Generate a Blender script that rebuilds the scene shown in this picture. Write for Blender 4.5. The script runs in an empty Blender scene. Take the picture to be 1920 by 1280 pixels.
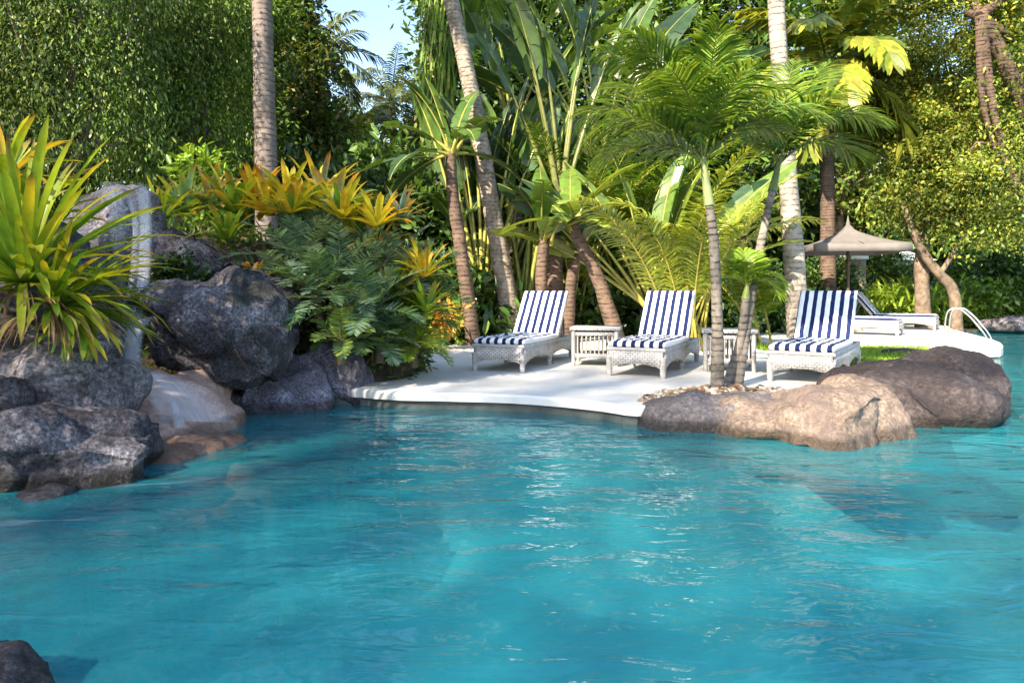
import bpy, bmesh, math, random
import numpy as np
from mathutils import Vector, Matrix, noise

SC = bpy.context.scene
COL = SC.collection
R = math.radians
rng = np.random.default_rng(7)
random.seed(7)
FPX, CX, HY, CAMZ = 1300.0, 960.0, 550.0, 1.0


def at(px, py, Y):
    """a pixel of the photograph carried out to depth Y"""
    return np.array([(px - CX) / FPX * Y, Y, CAMZ - (py - HY) / FPX * Y])


def gp(px, py, z=0.15):
    Y = (CAMZ - z) * FPX / (py - HY)
    return np.array([(px - CX) / FPX * Y, Y, z])


def nrm(a):
    a = np.asarray(a, float)
    return a / np.maximum(np.linalg.norm(a, axis=-1, keepdims=True), 1e-9)


# ------------------------------------------------------------------ objects
def tag(o, label=None, cat=None, group=None, kind=None):
    if label: o['label'] = label
    if cat: o['category'] = cat
    if group: o['group'] = group
    if kind: o['kind'] = kind
    return o


def thing(name, loc, label, cat, group=None, rz=0.0):
    o = bpy.data.objects.new(name, None)
    o.empty_display_size = 0.1
    COL.objects.link(o)
    o.location = Vector(loc)
    o.rotation_euler = (0, 0, rz)
    return tag(o, label, cat, group)


class MB:
    """collects vertices, faces and per-vertex tints, then links them as one mesh object"""
    def __init__(self):
        self.v, self.c, self.f, self.n = [], [], {}, 0

    def add(self, V, faces, col=(.5, .5, .5), mi=0):
        V = np.asarray(V, float).reshape(-1, 3)
        c = np.asarray(col, float)
        if c.ndim == 1: c = np.tile(c, (len(V), 1))
        self.v.append(V); self.c.append(c)
        for F in faces:
            F = np.asarray(F, int)
            if len(F): self.f.setdefault((F.shape[1], mi), []).append(F + self.n)
        self.n += len(V)

    def build(self, name, mat, parent=None, origin=(0, 0, 0), smooth=True, loc=None):
        V = np.concatenate(self.v) - np.asarray(origin, float)
        C = np.concatenate(self.c)
        me = bpy.data.meshes.new(name)
        me.vertices.add(len(V)); me.vertices.foreach_set('co', V.ravel())
        li, ls, lt, mt = [], [], [], []
        s = 0
        for (k, mi), Fs in self.f.items():
            F = np.concatenate(Fs)
            li.append(F.ravel()); ls.append(s + np.arange(len(F)) * k)
            lt.append(np.full(len(F), k)); mt.append(np.full(len(F), mi)); s += F.size
        li = np.concatenate(li); ls = np.concatenate(ls); mt = np.concatenate(mt)
        me.loops.add(len(li)); me.loops.foreach_set('vertex_index', li.astype(np.int32))
        me.polygons.add(len(ls)); me.polygons.foreach_set('loop_start', ls.astype(np.int32))
        me.polygons.foreach_set('material_index', mt.astype(np.int32))
        me.polygons.foreach_set('use_smooth', np.full(len(ls), smooth))
        me.update(calc_edges=True)
        a = me.color_attributes.new('tint', 'FLOAT_COLOR', 'POINT')
        a.data.foreach_set('color', np.concatenate([C, np.ones((len(C), 1))], 1).astype(np.float32).ravel())
        for m in (mat if isinstance(mat, (list, tuple)) else [mat]): me.materials.append(m)
        o = bpy.data.objects.new(name, me)
        COL.objects.link(o)
        if parent is not None: o.parent = parent
        if loc is not None: o.location = Vector(loc)
        return o


def copy_tree(o, parent=None):
    c = o.copy(); COL.objects.link(c)
    if parent is not None: c.parent = parent
    for ch in o.children: copy_tree(ch, c)
    return c


# ------------------------------------------------------------------ shapes
def tube(B, pts, rad, n=8, col=(.5, .5, .5), cap=True, jit=0.0, col2=None):
    pts = np.asarray(pts, float); m = len(pts)
    rad = np.broadcast_to(np.asarray(rad, float), (m,))
    T = nrm(np.gradient(pts, axis=0))
    ref = np.array([0, 1, 0.]) if abs(T[0][1]) < .8 else np.array([1, 0, 0.])
    A = nrm(np.cross(T, ref)); Bn = np.cross(T, A)
    th = np.linspace(0, 2 * np.pi, n, endpoint=False)
    V = pts[:, None] + rad[:, None, None] * (np.cos(th)[None, :, None] * A[:, None] + np.sin(th)[None, :, None] * Bn[:, None])
    if jit: V = V + rng.normal(0, jit, V.shape) * rad[:, None, None]
    i = np.arange(m - 1)[:, None] * n; j = np.arange(n)[None]
    jn = (j + 1) % n
    F = np.stack([i + j, i + jn, i + n + jn, i + n + j], -1).reshape(-1, 4)
    c = np.asarray(col, float)
    if col2 is not None:
        t = np.repeat(np.linspace(0, 1, m), n)[:, None]
        c = c * (1 - t) + np.asarray(col2, float) * t
    B.add(V.reshape(-1, 3), [F], c)
    if cap:
        for k, p in ((0, pts[0]), (m - 1, pts[-1])):
            W = np.vstack([V[k], p[None]])
            F3 = np.stack([np.arange(n), (np.arange(n) + 1) % n, np.full(n, n)], -1)
            B.add(W, [F3], c[0] if c.ndim == 2 and k == 0 else (c[-1] if c.ndim == 2 else c))


def spline(P, m=14):
    """smooth curve through a few points"""
    P = np.asarray(P, float); k = len(P)
    if k == 2:
        t = np.linspace(0, 1, m)[:, None]; return P[0] * (1 - t) + P[1] * t
    Q = np.vstack([2 * P[0] - P[1], P, 2 * P[-1] - P[-2]])
    out = []
    for u in np.linspace(0, k - 1 - 1e-6, m):
        i = int(u); t = u - i
        a, b, c, d = Q[i], Q[i + 1], Q[i + 2], Q[i + 3]
        out.append(.5 * (2 * b + (c - a) * t + (2 * a - 5 * b + 4 * c - d) * t * t + (3 * b - a - 3 * c + d) * t ** 3))
    return np.array(out)


def box(B, c, s, col=(.5, .5, .5), rot=None, mi=0):
    x, y, z = np.asarray(s, float) / 2
    V = np.array([[-x, -y, -z], [x, -y, -z], [x, y, -z], [-x, y, -z], [-x, -y, z], [x, -y, z], [x, y, z], [-x, y, z]])
    if rot is not None: V = V @ np.asarray(rot).T
    B.add(V + np.asarray(c, float), [[[0, 3, 2, 1], [4, 5, 6, 7], [0, 1, 5, 4], [1, 2, 6, 5], [2, 3, 7, 6], [3, 0, 4, 7]]], col, mi)


def rx(a):
    c, s = math.cos(a), math.sin(a)
    return np.array([[1, 0, 0], [0, c, -s], [0, s, c]])


def pick(cols, n):
    """random leaf tints between the given colours"""
    cols = np.asarray(cols, float)
    i = rng.integers(0, len(cols), n); j = rng.integers(0, len(cols), n)
    t = rng.random((n, 1)) ** 1.0
    return (cols[i] * (1 - t) + cols[j] * t) * rng.uniform(.8, 1.2, (n, 1))


def leaves(B, P, D, L, W, cols, fold=.2, big=False, droop=0.0, tone=None):
    n = len(P); D = nrm(D)
    L = (np.broadcast_to(L, (n,)) * rng.uniform(.7, 1.25, n))[:, None]
    W = (np.broadcast_to(W, (n,)) * rng.uniform(.75, 1.2, n))[:, None]
    up = nrm(np.array([0, 0, 1.]) + rng.normal(0, .55, (n, 3)))
    S = nrm(np.cross(D, up)); N = np.cross(S, D)
    g = np.array([0, 0, -1.]) * L * droop
    c = pick(cols, n)
    if tone is not None: c = c * tone[:, None]
    if not big:
        V = np.stack([P, P + D * L * .45 + S * W / 2 + N * W * fold, P + D * L + g, P + D * L * .45 - S * W / 2 + N * W * fold], 1)
        k = 4; F = [np.arange(n)[:, None] * 4 + np.arange(4)]
    else:
        V = np.stack([P, P + D * L * .25 + S * W * .42 + N * W * fold, P + D * L * .65 + S * W * .4 + N * W * fold + g * .5, P + D * L + g,
                      P + D * L * .65 - S * W * .4 + N * W * fold + g * .5, P + D * L * .25 - S * W * .42 + N * W * fold], 1)
        k = 6; b = np.arange(n)[:, None] * 6
        F = [np.concatenate([b + np.array([0, 1, 2, 3]), b + np.array([0, 3, 4, 5])])]
    B.add(V.reshape(-1, 3), F, np.repeat(c, k, 0))


def rand_dir(n):
    return nrm(rng.normal(0, 1, (n, 3)))


def crown(B, blobs, ncl, nl, L, W, cols, rc=.25, stretch=1.0, weep=0.0, big=False, keep=None, inner=.45):
    """leaf clusters scattered through the blobs' volume; ncl clusters over all the blobs, nl leaves each"""
    vol = np.array([r[1] ** 2 for r in blobs]); vol = vol / vol.sum()
    for (c, r), v in zip(blobs, vol):
        k = max(3, int(ncl * v))
        d = rand_dir(k)
        rr = r * (inner + (1 - inner) * rng.random(k) ** .6) * (1 + .18 * np.array([noise.noise(Vector(q * 2.3 + c)) for q in d]) * 2)
        cc = c + d * rr[:, None] * np.array([1, 1, .9])
        tone = rng.uniform(.65, 1.45, k) * np.array([1 + .75 * noise.noise(Vector(q * .9)) for q in cc])
        sh = rng.normal(0, 1, (k, nl, 3)) * rc * np.array([1, 1, stretch])
        P = (cc[:, None] + sh).reshape(-1, 3)
        D = np.repeat(d, nl, 0) * .6 + rng.normal(0, .6, (k * nl, 3)) + np.array([0, 0, -weep - .15])
        if keep is not None:
            m = keep(P); P, D = P[m], D[m]
        tn = np.repeat(tone, nl)
        if keep is not None: tn = tn[m]
        if len(P): fl = np.repeat(rng.uniform(.65, 1.5, k), nl); fl = fl if keep is None else fl[m]; leaves(B, P, D, L * fl, W * fl, cols, big=big, tone=tn)


# ------------------------------------------------------------------ materials
def new_mat(name):
    m = bpy.data.materials.new(name); m.use_nodes = True
    nt = m.node_tree; nt.nodes.clear()
    out = nt.nodes.new('ShaderNodeOutputMaterial')
    return m, nt, out


def N(nt, t, **kw):
    n = nt.nodes.new('ShaderNode' + t)
    for k, v in kw.items(): setattr(n, k, v)
    return n


def setin(n, **kw):
    for k, v in kw.items():
        n.inputs[k.replace('_', ' ')].default_value = v
    return n


def rgb(c): return (c[0], c[1], c[2], 1)


def ramp(nt, stops):
    r = N(nt, 'ValToRGB'); e = r.color_ramp.elements
    while len(e) > 1: e.remove(e[-1])
    e[0].position = stops[0][0]; e[0].color = rgb(stops[0][1])
    for p, c in stops[1:]:
        x = e.new(p); x.color = rgb(c)
    return r


def mixc(nt, a, b, fac, mode='MIX'):
    m = N(nt, 'Mix', data_type='RGBA', blend_type=mode)
    for s, v in ((m.inputs[0], fac), (m.inputs[6], a), (m.inputs[7], b)):
        if hasattr(v, 'is_linked'): nt.links.new(v, s)
        else: s.default_value = v if not isinstance(v, tuple) else rgb(v)
    return m.outputs[2]


def leaf_mat(name, rough=.42, trans=.35, spec=.35, vein=0.0):
    m, nt, out = new_mat(name); L = nt.links.new
    a = N(nt, 'Attribute', attribute_name='tint')
    tc = N(nt, 'TexCoord'); nz = setin(N(nt, 'TexNoise'), Scale=9.0, Detail=3.0)
    L(tc.outputs['Object'], nz.inputs['Vector'])
    rp = ramp(nt, [(.3, (.72, .72, .72)), (.7, (1.2, 1.2, 1.1))]); L(nz.outputs['Fac'], rp.inputs[0])
    c = mixc(nt, a.outputs['Color'], rp.outputs['Color'], 1.0, 'MULTIPLY')
    p = setin(N(nt, 'BsdfPrincipled'), Roughness=rough); p.inputs['Specular IOR Level'].default_value = spec
    L(c, p.inputs['Base Color'])
    t = N(nt, 'BsdfTranslucent')
    c2 = mixc(nt, c, (1.35, 1.25, .55), 1.0, 'MULTIPLY'); L(c2, t.inputs['Color'])
    mx = N(nt, 'MixShader'); mx.inputs[0].default_value = trans
    L(p.outputs[0], mx.inputs[1]); L(t.outputs[0], mx.inputs[2]); L(mx.outputs[0], out.inputs[0])
    return m


def rock_mat(name, dark, mid, light, scale=3.0, bump=.6, stain=None, lichen=.5, streak=False, rough=.85, fine=1.0):
    m, nt, out = new_mat(name); L = nt.links.new
    tc = N(nt, 'TexCoord'); v = tc.outputs['Object']
    if streak:
        mp = N(nt, 'Mapping'); mp.inputs['Scale'].default_value = (1, 1, .22); L(v, mp.inputs['Vector']); v2 = mp.outputs[0]
    else: v2 = v
    n1 = setin(N(nt, 'TexNoise'), Scale=scale, Detail=9.0, Roughness=.68); L(v2, n1.inputs['Vector'])
    r1 = ramp(nt, [(.32, dark), (.5, mid), (.68, light)]); L(n1.outputs['Fac'], r1.inputs[0])
    n2 = setin(N(nt, 'TexNoise'), Scale=scale * 14, Detail=6.0, Roughness=.75); L(v, n2.inputs['Vector'])
    r2 = ramp(nt, [(.36, (.16, .16, .16)), (.5, (.9, .9, .9)), (.64, (2.3, 2.25, 2.15))]); L(n2.outputs['Fac'], r2.inputs[0])
    c = mixc(nt, r1.outputs[0], r2.outputs[0], .85 * fine, 'MULTIPLY')
    vo = setin(N(nt, 'TexVoronoi'), Scale=scale * 9); L(v, vo.inputs['Vector'])
    rv = ramp(nt, [(.0, (.2, .2, .2)), (.22, (1, 1, 1))]); L(vo.outputs['Distance'], rv.inputs[0])
    c = mixc(nt, c, rv.outputs[0], .45 * fine, 'MULTIPLY')
    # lichen and weather stains with a shape of their own
    n3 = setin(N(nt, 'TexNoise'), Scale=scale * .8, Detail=5.0, Roughness=.6)
    mp3 = N(nt, 'Mapping'); mp3.inputs['Location'].default_value = (3.1, 7.7, 1.3); L(v, mp3.inputs['Vector']); L(mp3.outputs[0], n3.inputs['Vector'])
    r3 = ramp(nt, [(.5, (0, 0, 0)), (.62, (1, 1, 1))]); L(n3.outputs['Fac'], r3.inputs[0])
    ml = N(nt, 'Math', operation='MULTIPLY'); L(r3.outputs[0], ml.inputs[0]); ml.inputs[1].default_value = lichen
    c = mixc(nt, c, stain or (.05, .05, .05), ml.outputs[0])
    # wet tide band just above the pool
    ge = N(nt, 'NewGeometry'); sz = N(nt, 'SeparateXYZ'); L(ge.outputs['Position'], sz.inputs[0])
    wz = N(nt, 'Math', operation='MULTIPLY_ADD'); L(n1.outputs['Fac'], wz.inputs[0]); wz.inputs[1].default_value = -.12; L(sz.outputs[2], wz.inputs[2])
    wr = ramp(nt, [(.0, (1, 1, 1)), (.035, (0, 0, 0))]); L(wz.outputs[0], wr.inputs[0])
    c = mixc(nt, c, mixc(nt, c, (.42, .40, .36), 1.0, 'MULTIPLY'), wr.outputs[0])
    p = setin(N(nt, 'BsdfPrincipled'), Roughness=rough); p.inputs['Specular IOR Level'].default_value = .3
    ro = N(nt, 'MapRange'); L(wr.outputs[0], ro.inputs[0]); ro.inputs[3].default_value = rough; ro.inputs[4].default_value = .28; L(ro.outputs[0], p.inputs['Roughness'])
    L(c, p.inputs['Base Color'])
    ad = N(nt, 'Math', operation='ADD'); L(n1.outputs['Fac'], ad.inputs[0])
    m2 = N(nt, 'Math', operation='MULTIPLY'); L(n2.outputs['Fac'], m2.inputs[0]); m2.inputs[1].default_value = .35; L(m2.outputs[0], ad.inputs[1])
    m4 = N(nt, 'Math', operation='MULTIPLY'); L(rv.outputs[0], m4.inputs[0]); m4.inputs[1].default_value = .12
    ad2 = N(nt, 'Math', operation='ADD'); L(ad.outputs[0], ad2.inputs[0]); L(m4.outputs[0], ad2.inputs[1])
    b = setin(N(nt, 'Bump'), Strength=min(1, bump * 1.1), Distance=.09); L(ad2.outputs[0], b.inputs['Height']); L(b.outputs[0], p.inputs['Normal'])
    L(p.outputs[0], out.inputs[0])
    return m


def plain_mat(name, c1, c2, scale=6.0, rough=.7, bump=.2, spec=.3, metal=0.0, det=6.0, dist=.02, c3=None):
    m, nt, out = new_mat(name); L = nt.links.new
    tc = N(nt, 'TexCoord')
    n1 = setin(N(nt, 'TexNoise'), Scale=scale, Detail=det, Roughness=.65); L(tc.outputs['Object'], n1.inputs['Vector'])
    st = [(.35, c1), (.62, c2)]
    if c3: st.append((.74, c3))
    r = ramp(nt, st); L(n1.outputs['Fac'], r.inputs[0])
    p = setin(N(nt, 'BsdfPrincipled'), Roughness=rough, Metallic=metal); p.inputs['Specular IOR Level'].default_value = spec
    L(r.outputs[0], p.inputs['Base Color'])
    b = setin(N(nt, 'Bump'), Strength=bump, Distance=dist); L(n1.outputs['Fac'], b.inputs['Height']); L(b.outputs[0], p.inputs['Normal'])
    L(p.outputs[0], out.inputs[0])
    return m


def trunk_mat(name, c1, c2, ring, period=.09, ringamt=.6, blotch=3.0, bump=.8, thin=.25):
    """palm and tree bark: blotches plus leaf-scar rings across the stem"""
    m, nt, out = new_mat(name); L = nt.links.new
    tc = N(nt, 'TexCoord'); v = tc.outputs['Object']
    n1 = setin(N(nt, 'TexNoise'), Scale=blotch, Detail=8.0, Roughness=.7); L(v, n1.inputs['Vector'])
    r1 = ramp(nt, [(.36, c1), (.62, c2)]); L(n1.outputs['Fac'], r1.inputs[0])
    sx = N(nt, 'SeparateXYZ'); L(v, sx.inputs[0])
    n2 = setin(N(nt, 'TexNoise'), Scale=5.0, Detail=4.0); L(v, n2.inputs['Vector'])
    a = N(nt, 'Math', operation='MULTIPLY_ADD'); L(n2.outputs['Fac'], a.inputs[0]); a.inputs[1].default_value = period * 1.1; L(sx.outputs[2], a.inputs[2])
    d = N(nt, 'Math', operation='DIVIDE'); L(a.outputs[0], d.inputs[0]); d.inputs[1].default_value = period
    f = N(nt, 'Math', operation='FRACT'); L(d.outputs[0], f.inputs[0])
    rr = ramp(nt, [(0, (1, 1, 1)), (thin, (.15, .15, .15)), (thin + .15, (0, 0, 0)), (.97, (0, 0, 0)), (1, (1, 1, 1))]); L(f.outputs[0], rr.inputs[0])
    n3 = setin(N(nt, 'TexNoise'), Scale=11.0, Detail=3.0); L(v, n3.inputs['Vector'])
    r3 = ramp(nt, [(.4, (.1, .1, .1)), (.6, (1, 1, 1))]); L(n3.outputs['Fac'], r3.inputs[0])
    mm = N(nt, 'Math', operation='MULTIPLY'); L(rr.outputs[0], mm.inputs[0]); L(r3.outputs[0], mm.inputs[1])
    m2 = N(nt, 'Math', operation='MULTIPLY'); L(mm.outputs[0], m2.inputs[0]); m2.inputs[1].default_value = ringamt
    c = mixc(nt, r1.outputs[0], ring, m2.outputs[0])
    p = setin(N(nt, 'BsdfPrincipled'), Roughness=.85); p.inputs['Specular IOR Level'].default_value = .2
    L(c, p.inputs['Base Color'])
    s = N(nt, 'Math', operation='SUBTRACT'); L(n1.outputs['Fac'], s.inputs[0]); L(mm.outputs[0], s.inputs[1])
    b = setin(N(nt, 'Bump'), Strength=bump, Distance=.02); L(s.outputs[0], b.inputs['Height']); L(b.outputs[0], p.inputs['Normal'])
    L(p.outputs[0], out.inputs[0])
    return m


def stripe_mat(name, period=.094):
    m, nt, out = new_mat(name); L = nt.links.new
    tc = N(nt, 'TexCoord'); v = tc.outputs['Object']
    sx = N(nt, 'SeparateXYZ'); L(v, sx.inputs[0])
    n2 = setin(N(nt, 'TexNoise'), Scale=7.0, Detail=2.0); L(v, n2.inputs['Vector'])
    a = N(nt, 'Math', operation='MULTIPLY_ADD'); L(n2.outputs['Fac'], a.inputs[0]); a.inputs[1].default_value = .008; L(sx.outputs[0], a.inputs[2])
    d = N(nt, 'Math', operation='DIVIDE'); L(a.outputs[0], d.inputs[0]); d.inputs[1].default_value = period
    f = N(nt, 'Math', operation='FRACT'); L(d.outputs[0], f.inputs[0])
    r = ramp(nt, [(0, (.80, .80, .80)), (.49, (.80, .80, .80)), (.53, (.012, .022, .085)), (.96, (.012, .022, .085)), (1, (.80, .80, .80))])
    L(f.outputs[0], r.inputs[0])
    n1 = setin(N(nt, 'TexNoise'), Scale=260.0, Detail=2.0); L(v, n1.inputs['Vector'])
    rw = ramp(nt, [(.3, (.82, .82, .82)), (.7, (1.08, 1.08, 1.08))]); L(n1.outputs['Fac'], rw.inputs[0])
    c = mixc(nt, r.outputs[0], rw.outputs[0], 1.0, 'MULTIPLY')
    p = setin(N(nt, 'BsdfPrincipled'), Roughness=.9); p.inputs['Specular IOR Level'].default_value = .15
    L(c, p.inputs['Base Color'])
    b = setin(N(nt, 'Bump'), Strength=.25, Distance=.004); L(n1.outputs['Fac'], b.inputs['Height']); L(b.outputs[0], p.inputs['Normal'])
    L(p.outputs[0], out.inputs[0])
    return m


def wicker_mat(name, light, dark, sx=.05, sz=.022):
    m, nt, out = new_mat(name); L = nt.links.new
    tc = N(nt, 'TexCoord'); s = N(nt, 'SeparateXYZ'); L(tc.outputs['Object'], s.inputs[0])
    a = N(nt, 'Math', operation='ADD'); L(s.outputs[0], a.inputs[0]); L(s.outputs[1], a.inputs[1])
    c = N(nt, 'CombineXYZ'); L(a.outputs[0], c.inputs[0]); L(s.outputs[2], c.inputs[1])
    br = N(nt, 'TexBrick'); L(c.outputs[0], br.inputs['Vector'])
    br.inputs['Color1'].default_value = rgb(light); br.inputs['Color2'].default_value = rgb([x * .78 for x in light])
    br.inputs['Mortar'].default_value = rgb(dark)
    setin(br, Scale=1.0, Mortar_Size=.0035, Mortar_Smooth=.6, Brick_Width=sx, Row_Height=sz)
    nz = setin(N(nt, 'TexNoise'), Scale=14.0, Detail=4.0); L(tc.outputs['Object'], nz.inputs['Vector'])
    rw = ramp(nt, [(.3, (.7, .68, .66)), (.7, (1.1, 1.1, 1.1))]); L(nz.outputs['Fac'], rw.inputs[0])
    col = mixc(nt, br.outputs['Color'], rw.outputs[0], 1.0, 'MULTIPLY')
    p = setin(N(nt, 'BsdfPrincipled'), Roughness=.6); L(col, p.inputs['Base Color'])
    b = setin(N(nt, 'Bump'), Strength=.7, Distance=.006); b.invert = True
    L(br.outputs['Fac'], b.inputs['Height']); L(b.outputs[0], p.inputs['Normal'])
    L(p.outputs[0], out.inputs[0])
    return m


def water_mat():
    m, nt, out = new_mat('pool water'); L = nt.links.new
    tc = N(nt, 'TexCoord')
    hs = []
    for sc, amp, st, det in ((1.3, .50, (.7, 1.0, 1), 2.0), (4.2, .29, (.55, 1.15, 1), 3.0), (13.0, .045, (.6, 1.1, 1), 2.0)):
        mp = N(nt, 'Mapping'); mp.inputs['Scale'].default_value = st; mp.inputs['Rotation'].default_value = (0, 0, R(18))
        L(tc.outputs['Object'], mp.inputs['Vector'])
        n = setin(N(nt, 'TexNoise'), Scale=sc, Detail=det, Roughness=.5, Distortion=.6); L(mp.outputs[0], n.inputs['Vector'])
        k = N(nt, 'Math', operation='MULTIPLY'); L(n.outputs['Fac'], k.inputs[0]); k.inputs[1].default_value = amp
        hs.append(k.outputs[0])
    s = hs[0]
    for h in hs[1:]:
        a = N(nt, 'Math', operation='ADD'); L(s, a.inputs[0]); L(h, a.inputs[1]); s = a.outputs[0]
    b = setin(N(nt, 'Bump'), Strength=1.0, Distance=WAVE); L(s, b.inputs['Height'])
    # reflectance by angle, the same from above and below the surface
    ge = N(nt, 'NewGeometry'); dt = N(nt, 'VectorMath', operation='DOT_PRODUCT'); L(b.outputs[0], dt.inputs[0]); L(ge.outputs['Incoming'], dt.inputs[1])
    ab = N(nt, 'Math', operation='ABSOLUTE'); L(dt.outputs['Value'], ab.inputs[0])
    om = N(nt, 'Math', operation='SUBTRACT', use_clamp=True); om.inputs[0].default_value = 1.0; L(ab.outputs[0], om.inputs[1])
    pw = N(nt, 'Math', operation='POWER'); L(om.outputs[0], pw.inputs[0]); pw.inputs[1].default_value = 5.0
    fr = N(nt, 'Math', operation='MULTIPLY_ADD'); L(pw.outputs[0], fr.inputs[0]); fr.inputs[1].default_value = .95; fr.inputs[2].default_value = .02
    g = setin(N(nt, 'BsdfGlossy'), Roughness=.02); L(b.outputs[0], g.inputs['Normal'])
    tr = N(nt, 'BsdfTransparent'); tr.inputs['Color'].default_value = (.88, .97, .97, 1)
    df = N(nt, 'BsdfDiffuse'); df.inputs['Color'].default_value = (.020, .235, .285, 1)
    t = N(nt, 'MixShader'); t.inputs[0].default_value = .48; L(tr.outputs[0], t.inputs[1]); L(df.outputs[0], t.inputs[2])
    mx = N(nt, 'MixShader'); L(fr.outputs[0], mx.inputs[0]); L(t.outputs[0], mx.inputs[1]); L(g.outputs[0], mx.inputs[2])
    L(mx.outputs[0], out.inputs[0])
    return m


def fall_mat(name, dens, sx=60.0):
    """thin falling water: white where it is thick, clear between the strands"""
    m, nt, out = new_mat(name); L = nt.links.new
    a = N(nt, 'Attribute', attribute_name='tint'); s = N(nt, 'SeparateColor'); L(a.outputs['Color'], s.inputs[0])
    c = N(nt, 'CombineXYZ'); k = N(nt, 'Math', operation='MULTIPLY'); L(s.outputs[0], k.inputs[0]); k.inputs[1].default_value = sx / 5
    L(k.outputs[0], c.inputs[0])
    k2 = N(nt, 'Math', operation='MULTIPLY'); L(s.outputs[1], k2.inputs[0]); k2.inputs[1].default_value = 1.2; L(k2.outputs[0], c.inputs[1])
    n = setin(N(nt, 'TexNoise'), Scale=1.0, Detail=4.0, Roughness=.6); L(c.outputs[0], n.inputs['Vector'])
    r = ramp(nt, [(.3, (.4, .4, .4)), (.68, (1, 1, 1))]); L(n.outputs['Fac'], r.inputs[0])
    f = N(nt, 'Math', operation='MULTIPLY'); L(r.outputs[0], f.inputs[0]); L(s.outputs[2], f.inputs[1])
    f2 = N(nt, 'Math', operation='MULTIPLY'); L(f.outputs[0], f2.inputs[0]); f2.inputs[1].default_value = dens
    p = setin(N(nt, 'BsdfPrincipled'), Roughness=.35); p.inputs['Base Color'].default_value = (.82, .86, .95, 1)
    tl = N(nt, 'BsdfTranslucent'); tl.inputs['Color'].default_value = (.82, .86, .95, 1)
    m1 = N(nt, 'MixShader'); m1.inputs[0].default_value = .4; L(p.outputs[0], m1.inputs[1]); L(tl.outputs[0], m1.inputs[2])
    t = N(nt, 'BsdfTransparent')
    mx = N(nt, 'MixShader'); L(f2.outputs[0], mx.inputs[0]); L(t.outputs[0], mx.inputs[1]); L(m1.outputs[0], mx.inputs[2])
    L(mx.outputs[0], out.inputs[0])
    return m


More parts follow.
